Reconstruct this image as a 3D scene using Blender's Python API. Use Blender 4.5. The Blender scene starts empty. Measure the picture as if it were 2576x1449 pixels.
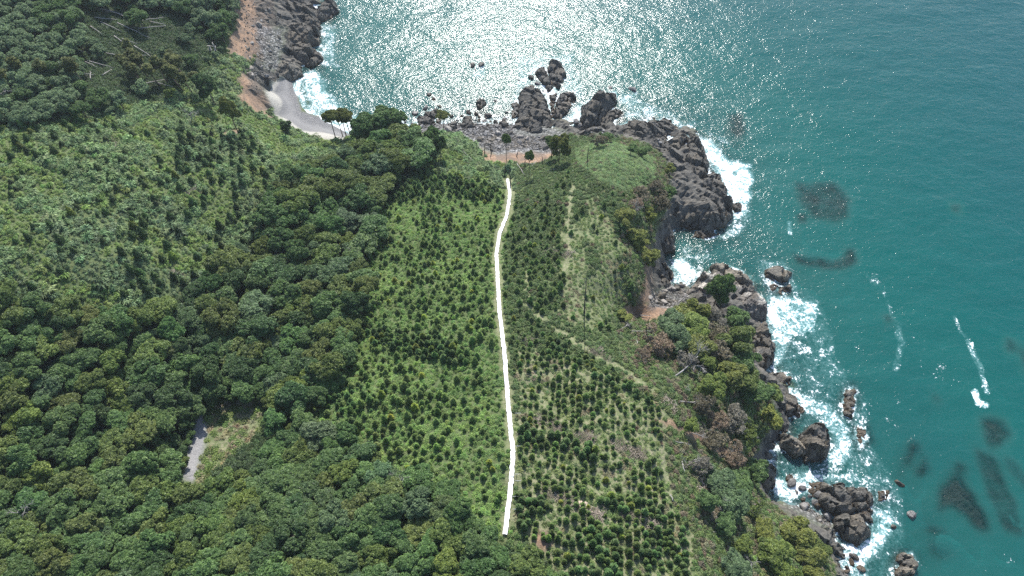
import bpy, bmesh, math, random
import numpy as np
from mathutils import Vector, Matrix

# ------------------------------------------------------------------ camera, sky, sun, exposure
SC = bpy.context.scene
COL = SC.collection
HC, PITCH, LENS = 150.0, math.radians(56.0), 24.0
cam_d = bpy.data.cameras.new('camera'); cam_d.lens = LENS; cam_d.sensor_width = 36.0
cam_d.clip_start = 1.0; cam_d.clip_end = 20000.0
cam = bpy.data.objects.new('camera', cam_d); COL.objects.link(cam)
cam.location = (0, 0, HC); cam.rotation_euler = (math.pi/2 - PITCH, 0, 0)
SC.camera = cam
SUN_EL, SUN_AZ = math.radians(42.0), math.radians(0.5)     # azimuth clockwise from +Y
world = bpy.data.worlds.new('World'); SC.world = world; world.use_nodes = True
wn = world.node_tree; wn.nodes.clear()
sky = wn.nodes.new('ShaderNodeTexSky'); sky.sky_type = 'NISHITA'; sky.sun_disc = False
sky.sun_elevation = SUN_EL; sky.sun_rotation = SUN_AZ; sky.altitude = 100; sky.dust_density = 1.0
bg = wn.nodes.new('ShaderNodeBackground'); bg.inputs['Strength'].default_value = 0.15
wo = wn.nodes.new('ShaderNodeOutputWorld')
wn.links.new(sky.outputs[0], bg.inputs[0]); wn.links.new(bg.outputs[0], wo.inputs[0])
SUNV = Vector((math.sin(SUN_AZ)*math.cos(SUN_EL), math.cos(SUN_AZ)*math.cos(SUN_EL), math.sin(SUN_EL)))
sun_d = bpy.data.lights.new('sun', 'SUN'); sun_d.energy = 4.6; sun_d.angle = math.radians(0.53); sun_d.color = (1.0, 0.965, 0.91)
sun = bpy.data.objects.new('sun', sun_d); COL.objects.link(sun)
sun.rotation_euler = (-SUNV).to_track_quat('-Z', 'Y').to_euler(); sun.location = (0, 100, 200)
SC.view_settings.view_transform = 'Standard'; SC.view_settings.look = 'None'
SC.view_settings.exposure = 0.74; SC.view_settings.gamma = 1.0; SC.view_settings.use_curve_mapping = False
SC.render.engine = 'CYCLES'
SC.cycles.max_bounces = 6; SC.cycles.diffuse_bounces = 3; SC.cycles.glossy_bounces = 2
SC.cycles.transmission_bounces = 2; SC.cycles.transparent_max_bounces = 8
SC.cycles.use_denoising = False; SC.cycles.denoiser = 'OPENIMAGEDENOISE'; SC.cycles.denoising_input_passes = 'RGB_ALBEDO_NORMAL'; SC.cycles.denoising_prefilter = 'ACCURATE'
SC.cycles.sample_clamp_indirect = 4.0

R0 = np.random.default_rng(7)

# ------------------------------------------------------------------ picking points: pixel grid 2576 x 1449 <-> world
W, H = 2576.0, 1449.0
FP = W*LENS/36.0
SP, CP = math.sin(PITCH), math.cos(PITCH)
def rays(px, py):
    px = np.asarray(px, float); py = np.asarray(py, float)
    a = px - W/2; b = H/2 - py
    d = np.stack([a, FP*CP + b*SP, -FP*SP + b*CP], -1)
    return d/FP                                        # axis depth 1
def at_z(px, py, z):
    d = rays(px, py); t = (np.asarray(z, float) - HC)/d[..., 2]
    return np.stack([d[..., 0]*t, d[..., 1]*t], -1)
def project(P):
    P = np.asarray(P, float)
    x, y, z = P[..., 0], P[..., 1], P[..., 2] - HC
    dep = y*CP - z*SP; up = y*SP + z*CP
    dep = np.where(dep < 1.0, 1.0, dep)
    return W/2 + x/dep*FP, H/2 - up/dep*FP, dep

# ------------------------------------------------------------------ noise
def _h(ix, iy, s):
    n = (ix*374761393 + iy*668265263 + s*974634777) & 0x7fffffff
    n = ((n ^ (n >> 13))*1274126177) & 0x7fffffff
    n = (n ^ (n >> 16)) & 0xffff
    return n/65535.0
def vnoise(x, y, s=0):
    x = np.asarray(x, float); y = np.asarray(y, float)
    ix = np.floor(x).astype(np.int64); iy = np.floor(y).astype(np.int64)
    fx = x - ix; fy = y - iy; fx = fx*fx*(3 - 2*fx); fy = fy*fy*(3 - 2*fy)
    a = _h(ix, iy, s); b = _h(ix+1, iy, s); c = _h(ix, iy+1, s); d = _h(ix+1, iy+1, s)
    return (a*(1-fx) + b*fx)*(1-fy) + (c*(1-fx) + d*fx)*fy
def fbm(x, y, s=0, o=4):
    v = 0; am = 0.5; t = 0
    for i in range(o):
        v = v + am*vnoise(x*2**i, y*2**i, s+i*17); t += am; am *= 0.5
    return v/t                                          # 0..1
def sdf(px, py, poly):
    """signed distance, positive inside"""
    px = np.asarray(px, float); py = np.asarray(py, float)
    P = np.asarray(poly, float); n = len(P)
    d2 = np.full(px.shape, 1e18); ins = np.zeros(px.shape, bool)
    for i in range(n):
        ax, ay = P[i]; bx, by = P[(i+1) % n]
        ex, ey = bx-ax, by-ay; L = ex*ex + ey*ey + 1e-9
        t = np.clip(((px-ax)*ex + (py-ay)*ey)/L, 0, 1)
        d2 = np.minimum(d2, (px-ax-t*ex)**2 + (py-ay-t*ey)**2)
        c = ((ay > py) != (by > py)) & (px < (bx-ax)*(py-ay)/(by-ay + (1e-12 if by == ay else 0)) + ax)
        ins ^= c
    d = np.sqrt(d2)
    return np.where(ins, d, -d)
def linedist(px, py, pts):
    px = np.asarray(px, float); py = np.asarray(py, float)
    P = np.asarray(pts, float); d2 = np.full(px.shape, 1e18)
    for i in range(len(P)-1):
        ax, ay = P[i]; bx, by = P[i+1]; ex, ey = bx-ax, by-ay; L = ex*ex+ey*ey+1e-9
        t = np.clip(((px-ax)*ex + (py-ay)*ey)/L, 0, 1)
        d2 = np.minimum(d2, (px-ax-t*ex)**2 + (py-ay-t*ey)**2)
    return np.sqrt(d2)
def sstep(a, b, x):
    t = np.clip((x-a)/(b-a), 0, 1); return t*t*(3-2*t)

# ------------------------------------------------------------------ terrain heights
COAST = [(790,-70),(790,0),(780,60),(765,110),(760,150),(738,188),(736,210),(752,250),(765,278),(800,292),(835,312),(880,338),
 (915,328),(960,322),(1040,318),(1080,312),(1130,312),(1180,314),(1240,310),(1300,312),(1380,318),(1450,318),(1520,322),(1570,322),
 (1640,318),(1700,318),(1700,350),(1690,380),(1750,370),(1775,430),(1825,500),(1835,540),(1815,562),(1750,575),(1690,580),(1675,620),(1672,660),
 (1680,700),(1690,735),(1750,712),(1800,690),(1880,720),(1912,765),(1915,800),(1930,870),(1925,905),(1930,940),(1980,965),(2000,1010),(1990,1050),
 (1960,1100),(1925,1160),(1925,1210),(1940,1250),(1985,1268),(2050,1290),(2100,1330),(2100,1370),(2110,1420),(2130,1470),(2160,1560)]
CP_LAND = [ # px, py, z
 (1270,1345,38),(1290,1140,36),(1263,860,30.5),(1250,640,23),(1280,470,13),(1285,420,8),(1270,375,4.5),(1300,342,1.8),(1200,352,2.2),(1400,365,4),
 (1150,330,2.4),(1150,370,9),(1100,350,8),(1060,340,6),(1000,334,2.4),(960,336,2.4),(900,350,3.5),(870,355,4),
 (1540,395,20),(1600,400,17),(1500,370,15),(1440,400,14),(1640,440,15),(1560,350,6),(1620,350,4),(1480,335,3),
 (1500,500,22),(1420,560,22),(1560,620,23),(1620,560,17),(1650,520,12),(1680,480,6),(1725,440,4),(1780,520,4.5),(1610,660,18),(1640,680,5),(1600,720,19),(1560,760,19),
 (1600,790,12),(1650,765,3.5),(1700,765,4),(1480,700,25),(1400,800,28),(1500,880,29),(1600,930,27),(1640,860,18),
 (1700,820,17),(1760,850,19),(1820,850,16),(1860,880,12),(1890,870,4),(1770,770,7),(1850,760,6),(1880,930,13),(1900,1000,12),(1960,1020,5),(1940,1080,6),(1900,1130,9),
 (1700,960,26),(1700,1100,28),(1800,1020,20),(1820,1130,20),(1690,1240,30),(1740,1340,31),(1850,1200,21),(1900,1220,8),(1900,1300,19),(1970,1300,11),(2040,1330,7),(2000,1400,15),(2080,1420,6),
 (1850,1420,27),(1600,1440,35),(1500,1200,33),(1400,1050,32),(1550,1050,31),
 (1000,400,8),(880,560,14),(760,750,19),(620,950,22.5),(540,1080,25),(480,1250,28),(1000,900,29),(1000,700,24),(1100,500,16),(1020,480,13),(1150,900,30.5),
 (1100,1150,35),(900,1050,31),(850,950,27.5),(940,1300,36),(700,1250,33),
 (700,480,18),(600,420,22),(500,450,27),(300,400,34),(100,350,40),(0,500,43),(250,650,37),(0,700,42),(500,700,27),(640,620,20),(100,900,37),(300,1000,31),(0,1200,38),
 (200,1400,40),(600,1400,37),(800,350,6),(740,340,7),(700,330,9),(640,300,11),(600,240,15),(640,220,10),(660,215,5),(690,235,2),(690,290,2.2),(760,330,2),(810,330,1.6),(850,345,2.5),(720,220,1.2),
 (570,160,17),(620,150,11),(640,120,9),(690,170,3.5),(700,110,4),(560,60,16),(620,50,10),(700,50,4),(640,-40,11),(400,150,24),(250,150,29),(0,100,37),(300,20,27),(500,-60,20)]
CP_SEA = [(1000,200,-5),(900,120,-5),(900,-60,-8),(850,220,-3),(820,270,-1.5),(900,290,-2.5),(1100,180,-6),(1250,230,-4),(1500,180,-6),(1300,80,-8),(1700,200,-8),(1600,260,-4),
 (1800,300,-4),(1900,350,-6),(1900,450,-4),(1890,560,-5),(1760,630,-3),(1740,670,-2.5),(2000,600,-7),(2100,450,-8),(1960,680,-3.5),(1980,800,-3.5),(2000,880,-3),(2060,930,-5),(2060,1030,-3),(2120,1120,-3.5),
 (2000,1190,-2.5),(2050,1210,-2.5),(2200,1150,-5),(2260,1230,-4),(2200,1330,-3),(2160,1420,-2),(2260,1380,-3.5),(2400,1250,-6),(2400,1000,-7),(2300,800,-8),(2200,650,-8),(2500,700,-9),(2400,400,-10),(2500,100,-12),(2000,100,-10),(2550,1400,-6),(2300,1500,-4),(1500,-60,-11),(2200,-60,-12)]
pts = []
for x, y in COAST: pts.append((*at_z(x, y, 0.0), 0.0))
for x, y, z in CP_LAND + CP_SEA: pts.append((*at_z(x, y, z), z))
# beyond the frame
pts += [(-330,60,44),(-330,200,46),(-330,330,36),(-200,330,24),(-120,340,12),(-60,330,-6),(100,360,-13),(300,330,-14),(330,100,-13),(300,-60,-11),(200,-60,-8),(110,-50,0),(80,-60,16),
        (0,-70,44),(-120,-60,46),(-300,-60,48),(-60,10,39),(30,10,37),(60,5,29),(-130,20,43)]
pts = np.array(pts)
def _solve(p):
    n = len(p); D = np.hypot(p[:, None, 0]-p[None, :, 0], p[:, None, 1]-p[None, :, 1])
    A = np.zeros((n+3, n+3)); A[:n, :n] = D + np.eye(n)*0.0
    A[:n, n] = 1; A[:n, n+1:] = p[:, :2]; A[n, :n] = 1; A[n+1:, :n] = p[:, :2].T
    return np.linalg.solve(A, np.concatenate([p[:, 2], np.zeros(3)]))
CO = _solve(pts)
def rbf(x, y):
    sh = x.shape; x = x.ravel(); y = y.ravel(); out = np.empty(len(x))
    for s in range(0, len(x), 40000):
        xs, ys = x[s:s+40000], y[s:s+40000]
        D = np.hypot(xs[:, None]-pts[None, :, 0], ys[:, None]-pts[None, :, 1])
        out[s:s+40000] = D@CO[:-3] + CO[-3] + CO[-2]*xs + CO[-1]*ys
    return out.reshape(sh)
GS = 0.7
GX = np.arange(-222, 222, GS); GY = np.arange(-30, 272, GS)
XX, YY = np.meshgrid(GX, GY)                                   # [iy, ix]
ZZ = np.clip(rbf(XX, YY), -14, 50)
landw = sstep(0.5, 4, ZZ)
ZZ = ZZ + landw*((fbm(XX/14, YY/14, 3)-0.5)*2.2 + (fbm(XX/3.5, YY/3.5, 5)-0.5)*0.7) + (1-landw)*(fbm(XX/6, YY/6, 9)-0.5)*0.35

# ---- cover masks, worked out per ground point
PXg, PYg, _ = project(np.stack([XX, YY, ZZ], -1))
wx = (fbm(XX/4, YY/4, 21)-0.5)*34; wy = (fbm(XX/4, YY/4, 22)-0.5)*34
def soft(poly, edge=10, warp=1.0, px=None, py=None):
    if px is None: px, py = PXg + wx*warp, PYg + wy*warp
    return sstep(-edge, edge, sdf(px, py, poly))
def uni(polys, **k):
    m = 0
    for p in polys: m = np.maximum(m, soft(p, **k))
    return m
ROCKZ = [[(625,-60),(860,-60),(860,60),(820,170),(750,200),(690,230),(640,240),(625,200),(600,180),(640,150),(650,60)],
         [(1290,250),(1460,230),(1600,290),(1760,300),(1800,380),(1900,520),(1830,610),(1700,600),(1690,690),(1760,690),(1960,700),(1960,960),(2100,1080),(2100,1150),(1980,1160),
          (1950,1220),(1960,1265),(2100,1300),(2200,1300),(2160,1500),(2100,1450),(2085,1395),(2040,1335),(1960,1285),(1915,1200),(1890,1150),(1960,1060),(1930,980),(1890,900),(1890,830),(1800,795),(1740,770),(1650,770),(1625,720),(1640,600),(1660,560),(1690,480),(1680,420),(1640,370),(1560,350),(1480,345),(1300,350)]]
SOILZ = [[(600,-60),(700,-60),(690,60),(660,150),(610,150),(570,140),(590,60)],[(600,190),(640,180),(665,225),(690,300),(650,290),(610,250)],
         [(1195,372),(1240,385),(1330,380),(1400,372),(1405,395),(1340,412),(1290,418),(1230,402)],[(1560,775),(1600,760),(1690,762),(1720,774),(1700,796),(1620,812),(1560,800)],
         [(1612,600),(1645,640),(1645,760),(1605,760),(1612,690)],[(1340,1335),(1385,1330),(1395,1385),(1345,1385)],[(555,330),(610,325),(610,345),(560,345)],
         [(1650,1050),(1700,1060),(1880,1150),(1900,1190),(1850,1170)]]
COBZ = [[(930,318),(1000,300),(1160,285),(1300,290),(1420,330),(1425,372),(1395,385),(1330,385),(1245,388),(1205,372),(1165,335),(1000,342)],[(1640,735),(1700,715),(1745,735),(1700,772),(1635,775)],
        [(1965,1262),(2030,1240),(2085,1255),(2100,1340),(2040,1312)],[(640,60),(720,70),(700,180),(660,170)]]
SANDZ = [[(690,205),(735,190),(760,280),(830,300),(890,335),(860,352),(820,350),(760,335),(690,290),(668,235)]]
DRYZ = [[(1300,880),(1420,900),(1560,960),(1660,1020),(1690,1240),(1740,1340),(1720,1460),(1420,1460),(1300,1330)],[(1400,600),(1500,480),(1600,640),(1560,760),(1480,860),(1410,780)],[(560,1060),(650,1020),(655,1075),(600,1120),(520,1170),(515,1110)]]
ROADZ = [[(498,1030),(525,1060),(515,1110),(503,1160),(488,1215),(462,1205),(466,1150),(480,1090)]]
TRACKS = [[(1328,690),(1325,770),(1420,842),(1500,890),(1580,940),(1650,990)],[(1668,1030),(1668,1160),(1690,1260),(1700,1290)],[(1742,1345),(1740,1400),(1732,1460)],[(8,0),(10,140)],
          [(1440,470),(1430,560),(1425,680)],[(30,700),(0,790)]]
rock_m = uni(ROCKZ, edge=8, warp=0.6)
slope = np.hypot(*np.gradient(ZZ, GS))
rock_m = np.maximum(rock_m, sstep(0.9, 1.5, slope)*sstep(9, 4, ZZ)*(ZZ > -2))
soil_m = uni(SOILZ, edge=8, warp=0.9); cob_m = uni(COBZ, edge=7, warp=0.5); sand_m = uni(SANDZ, edge=4, warp=0.25)
dry_m = np.maximum(uni([DRYZ[0], DRYZ[2]], edge=26, warp=1.6), .62*soft(DRYZ[1], edge=30, warp=2.0)*(.55+.9*fbm(XX/6, YY/6, 37))); road_m = uni(ROADZ, edge=4, warp=0.35)
trk_m = 0
for t in TRACKS: trk_m = np.maximum(trk_m, 1 - sstep(3.5, 9, linedist(PXg + wx*.25, PYg + wy*.25, t)))
WALK = [(1277,455),(1283,490),(1275,545),(1257,590),(1249,640),(1252,700),(1256,780),(1263,840),(1270,900),(1277,1000),(1285,1090),(1291,1140),(1287,1200),(1281,1260),(1275,1310),(1270,1345)]
walk_d = linedist(PXg, PYg, WALK)
trk_m = np.maximum(trk_m, 0.75*(1 - sstep(9, 17, walk_d)))
# broken rock relief on rocky ground
def cells(x, y, size, strike, seed, stretch=2.0):
    """blocky relief: returns per-point (offset -1..1, tilt gradient dot, edge 0..1)"""
    r = np.random.default_rng(seed)
    c, s = math.cos(strike), math.sin(strike)
    u = (x*c + y*s)/stretch/size; v = (-x*s + y*c)/size
    iu = np.floor(u).astype(np.int64); iv = np.floor(v).astype(np.int64)
    b1 = np.full(x.shape, 9.0); b2 = np.full(x.shape, 9.0); off = np.zeros(x.shape); tu = np.zeros(x.shape)
    for du in (-1, 0, 1):
        for dv in (-1, 0, 1):
            cu, cv = iu+du, iv+dv
            fu = cu + 0.1 + 0.8*_h(cu, cv, seed); fv = cv + 0.1 + 0.8*_h(cu, cv, seed+1)
            d = np.hypot(u-fu, v-fv)
            o = _h(cu, cv, seed+2)*2-1; g1 = _h(cu, cv, seed+3)*2-1; g2 = _h(cu, cv, seed+4)*2-1
            val = g1*(u-fu)*stretch + g2*(v-fv)
            near = d < b1
            b2 = np.where(near, b1, np.minimum(b2, d)); off = np.where(near, o, off); tu = np.where(near, val, tu)
            b1 = np.where(near, d, b1)
    return off, tu*size, b2-b1
o1, t1, e1 = cells(XX, YY, 3.2, 2.5, 101); o2, t2, e2 = cells(XX, YY, 1.3, 2.5, 131)
rrel = o1*0.8 + t1*0.45 - 0.8*(1-sstep(0, 0.14, e1)) + o2*0.25 + t2*0.3
rk = rock_m*(1-sand_m)*(1-0.8*cob_m)*(1-soil_m*0.25*(.6+.8*fbm(XX/5, YY/5, 91)))*sstep(-3, 0.0, ZZ)
ZZ = ZZ + rk*(rrel*0.9 + 0.3)
ZZ = np.where(cob_m*(1-rock_m) > 0.5, ZZ + (fbm(XX/0.9, YY/0.9, 44, 2)-0.5)*0.5, ZZ)
def ground(x, y):
    fx = np.clip((np.asarray(x, float)-GX[0])/GS, 0, len(GX)-1.001); fy = np.clip((np.asarray(y, float)-GY[0])/GS, 0, len(GY)-1.001)
    ix = fx.astype(int); iy = fy.astype(int); fx = fx-ix; fy = fy-iy
    return (ZZ[iy, ix]*(1-fx)+ZZ[iy, ix+1]*fx)*(1-fy) + (ZZ[iy+1, ix]*(1-fx)+ZZ[iy+1, ix+1]*fx)*fy
def gsample(A, x, y):
    ix = np.clip(np.rint((np.asarray(x)-GX[0])/GS).astype(int), 0, len(GX)-1); iy = np.clip(np.rint((np.asarray(y)-GY[0])/GS).astype(int), 0, len(GY)-1)
    return A[iy, ix]
TS = np.linspace(80, 420, 900)
def hit(px, py, dh=0.0):
    """first point where the view ray through a pixel comes within dh metres of the ground -> (x, y, ground z)"""
    px = np.atleast_1d(np.asarray(px, float)); py = np.atleast_1d(np.asarray(py, float)); dh = np.broadcast_to(np.asarray(dh, float), px.shape)
    out = np.zeros((len(px), 3))
    for s in range(0, len(px), 2000):
        d = rays(px[s:s+2000], py[s:s+2000])
        X = d[:, 0:1]*TS; Y = d[:, 1:2]*TS; Z = HC + d[:, 2:3]*TS
        g = np.maximum(ground(X, Y), -0.3)
        below = Z <= g + dh[s:s+2000, None]
        k = np.argmax(below, 1); k = np.where(below.any(1), k, len(TS)-1); r = np.arange(len(k))
        out[s:s+2000, 0] = X[r, k]; out[s:s+2000, 1] = Y[r, k]; out[s:s+2000, 2] = g[r, k]
    return out
def hit1(px, py, dh=0.0): return hit([px], [py], dh)[0]
def rise(base, top_py):
    """height of an upright thing standing at base whose top shows at top_py"""
    k = (H/2 - top_py)/FP; y = base[1]
    zc = (k*y*CP - y*SP)/(CP + k*SP)
    return max(0.5, HC + zc - base[2])

# ------------------------------------------------------------------ materials
def new_mat(name):
    m = bpy.data.materials.new(name); m.use_nodes = True; t = m.node_tree; t.nodes.clear()
    out = t.nodes.new('ShaderNodeOutputMaterial')
    class N:
        def __call__(s, typ, **kw):
            n = t.nodes.new('ShaderNode'+typ)
            for k, v in kw.items(): setattr(n, k, v)
            return n
        def link(s, a, b): t.links.new(a, b)
        def val(s, sock, v):
            if hasattr(v, 'is_linked') or hasattr(v, 'links'): t.links.new(v, sock)
            else: sock.default_value = v
        def mix(s, f, a, b, mode='MIX'):
            n = t.nodes.new('ShaderNodeMix'); n.data_type = 'RGBA'; n.blend_type = mode
            s.val(n.inputs[0], f)
            for i, v in ((6, a), (7, b)):
                if isinstance(v, tuple) and len(v) == 3: v = (*v, 1)
                s.val(n.inputs[i], v)
            return n.outputs[2]
        def math(s, op, a, b=0.0, clamp=False):
            n = t.nodes.new('ShaderNodeMath'); n.operation = op; n.use_clamp = clamp
            s.val(n.inputs[0], a); s.val(n.inputs[1], b); return n.outputs[0]
        def mapr(s, v, a, b, c=0.0, d=1.0, smooth=True):
            n = t.nodes.new('ShaderNodeMapRange'); n.interpolation_type = 'SMOOTHSTEP' if smooth else 'LINEAR'
            s.val(n.inputs[0], v)
            for i, q in enumerate((a, b, c, d)): s.val(n.inputs[i+1], q)
            return n.outputs[0]
        def pos(s, scale=None):
            g = t.nodes.new('ShaderNodeNewGeometry')
            if scale is None: return g.outputs['Position']
            m2 = t.nodes.new('ShaderNodeMapping'); m2.inputs['Scale'].default_value = scale
            t.links.new(g.outputs['Position'], m2.inputs[0]); return m2.outputs[0]
        def noise(s, vec, scale, detail=4, rough=0.55, dist=0.0):
            n = t.nodes.new('ShaderNodeTexNoise'); s.link(vec, n.inputs['Vector'])
            n.inputs['Scale'].default_value = scale; n.inputs['Detail'].default_value = detail
            n.inputs['Roughness'].default_value = rough; n.inputs['Distortion'].default_value = dist
            return n.outputs['Fac']
        def vor(s, vec, scale, feat='F1', rnd=1.0):
            n = t.nodes.new('ShaderNodeTexVoronoi'); n.feature = feat; s.link(vec, n.inputs['Vector'])
            n.inputs['Scale'].default_value = scale; n.inputs['Randomness'].default_value = rnd; return n
        def attr(s, name, typ='GEOMETRY'):
            n = t.nodes.new('ShaderNodeAttribute'); n.attribute_name = name; n.attribute_type = typ; return n
        def sep(s, c):
            n = t.nodes.new('ShaderNodeSeparateXYZ'); s.link(c, n.inputs[0]); return n.outputs
        def bump(s, h, strength, dist=0.1, normal=None):
            n = t.nodes.new('ShaderNodeBump'); n.inputs['Strength'].default_value = strength; n.inputs['Distance'].default_value = dist
            s.link(h, n.inputs['Height'])
            if normal is not None: s.link(normal, n.inputs['Normal'])
            return n.outputs[0]
        def pbsdf(s, color, rough=0.8, spec=0.3, normal=None):
            n = t.nodes.new('ShaderNodeBsdfPrincipled')
            if isinstance(color, tuple): color = (*color[:3], 1)
            s.val(n.inputs['Base Color'], color); s.val(n.inputs['Roughness'], rough)
            n.inputs['Specular IOR Level'].default_value = spec
            if normal is not None: s.link(normal, n.inputs['Normal'])
            return n.outputs[0]
        def out(s, sh): t.links.new(sh, out.inputs['Surface'])
    return m, N()

def mat_leaf(name, rough=0.5, spec=0.35, transl=0.36):
    m, n = new_mat(name)
    tint = n.attr('tint', 'INSTANCER').outputs['Color']; rnd = n.attr('rnd').outputs['Fac']
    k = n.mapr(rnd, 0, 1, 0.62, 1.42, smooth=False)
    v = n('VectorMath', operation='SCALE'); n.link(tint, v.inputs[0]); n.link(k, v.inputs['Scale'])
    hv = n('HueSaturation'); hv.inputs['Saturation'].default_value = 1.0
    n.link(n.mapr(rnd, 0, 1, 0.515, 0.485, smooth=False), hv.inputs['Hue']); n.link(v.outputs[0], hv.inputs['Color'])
    b = n.pbsdf(hv.outputs[0], rough, spec)
    tr = n('BsdfTranslucent'); n.link(hv.outputs[0], tr.inputs[0])
    mx = n('MixShader'); mx.inputs[0].default_value = transl
    n.link(b, mx.inputs[1]); n.link(tr.outputs[0], mx.inputs[2]); n.out(mx.outputs[0]); return m
M_LEAF = mat_leaf('leaf_foliage')
M_NEEDLE = mat_leaf('needle_foliage', 0.6, 0.25, 0.3)
M_GRASS = mat_leaf('grass_blades', 0.65, 0.15, 0.35)
def mat_bark(name, c1, c2, rough=0.85):
    m, n = new_mat(name); g = n('TexCoord').outputs['Object']
    f = n.noise(g, 3.0, 5); f2 = n.noise(g, 14.0, 3)
    col = n.mix(n.mapr(f, .3, .7), c1, c2); col = n.mix(n.math('MULTIPLY', f2, .5), col, tuple(x*.5 for x in c1))
    n.out(n.pbsdf(col, rough, .2, n.bump(f2, .6, .05))); return m
M_BARK = mat_bark('bark', (.10,.075,.055), (.17,.14,.11))
M_PALE = mat_bark('weathered_wood', (.26,.245,.23), (.44,.42,.395), .8)
M_LOG = mat_bark('cut_log_wood', (.38,.30,.22), (.60,.52,.43), .8)
M_SLASH = mat_bark('dry_branches', (.17,.145,.10), (.30,.265,.20), .85)
M_CHAR = mat_bark('dark_snag_wood', (.05,.045,.04), (.10,.09,.08))

def mat_rock(name, c1, c2, pale=None, algae=True, wet=True):
    m, n = new_mat(name); p = n.pos()
    big = n.noise(p, .16, 5, .6); mid = n.noise(n.pos((1, 1, 2.2)), .9, 6, .65); fine = n.noise(p, 5.0, 4, .6)
    col = n.mix(n.mapr(mid, .3, .7), c1, c2)
    col = n.mix(n.mapr(big, .42, .62, 0, .6), col, tuple(x*y for x, y in zip(c2, (1.2, 1.08, .92))))
    col = n.mix(n.mapr(fine, .5, .75, 0, .55), col, tuple(x*.45 for x in c1))
    if pale:
        pn = n.noise(n.pos((.7, .7, .7)), .55, 6, .7, .4)
        z = n.sep(p)[2]
        f = n.math('MULTIPLY', n.mapr(pn, .48, .62), n.mapr(z, 1.8, 4.5)); col = n.mix(n.math('MULTIPLY', f, .85), col, pale)
    z = n.sep(p)[2]
    zz = n.math('ADD', z, n.math('MULTIPLY', n.math('SUBTRACT', mid, .5), 1.6))
    if algae: col = n.mix(n.mapr(zz, .7, .25, 0, .75), col, (.12, .07, .02))
    if wet: col = n.mix(n.mapr(zz, 1.5, .5, 0, .55), col, (.018, .016, .015))
    cr = n.vor(n.pos((1, 1.6, 1)), .8, 'DISTANCE_TO_EDGE'); ck = n.mapr(cr.outputs['Distance'], 0, .09)
    h = n.math('ADD', n.math('MULTIPLY', mid, 1.0), n.math('MULTIPLY', fine, .3)); h = n.math('ADD', h, n.math('MULTIPLY', ck, .25))
    col = n.mix(n.math('MULTIPLY', n.math('SUBTRACT', 1.0, ck), .4), col, tuple(x*.35 for x in c1))
    rough = n.mapr(zz, 1.4, .4, .82, .35)
    n.out(n.pbsdf(col, rough, .3, n.bump(h, .7, .3))); return m
M_ROCK = mat_rock('dark_coastal_rock', (.064,.060,.052), (.140,.132,.115))
M_ROCKPALE = mat_rock('pale_crusted_rock', (.11,.10,.09), (.19,.175,.155), pale=(.62,.58,.50))
M_ROCKTAN = mat_rock('tan_coastal_rock', (.12,.11,.09), (.20,.185,.155))
M_STONE = mat_rock('grey_boulder_stone', (.14,.137,.134), (.30,.292,.285), algae=False)

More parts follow.
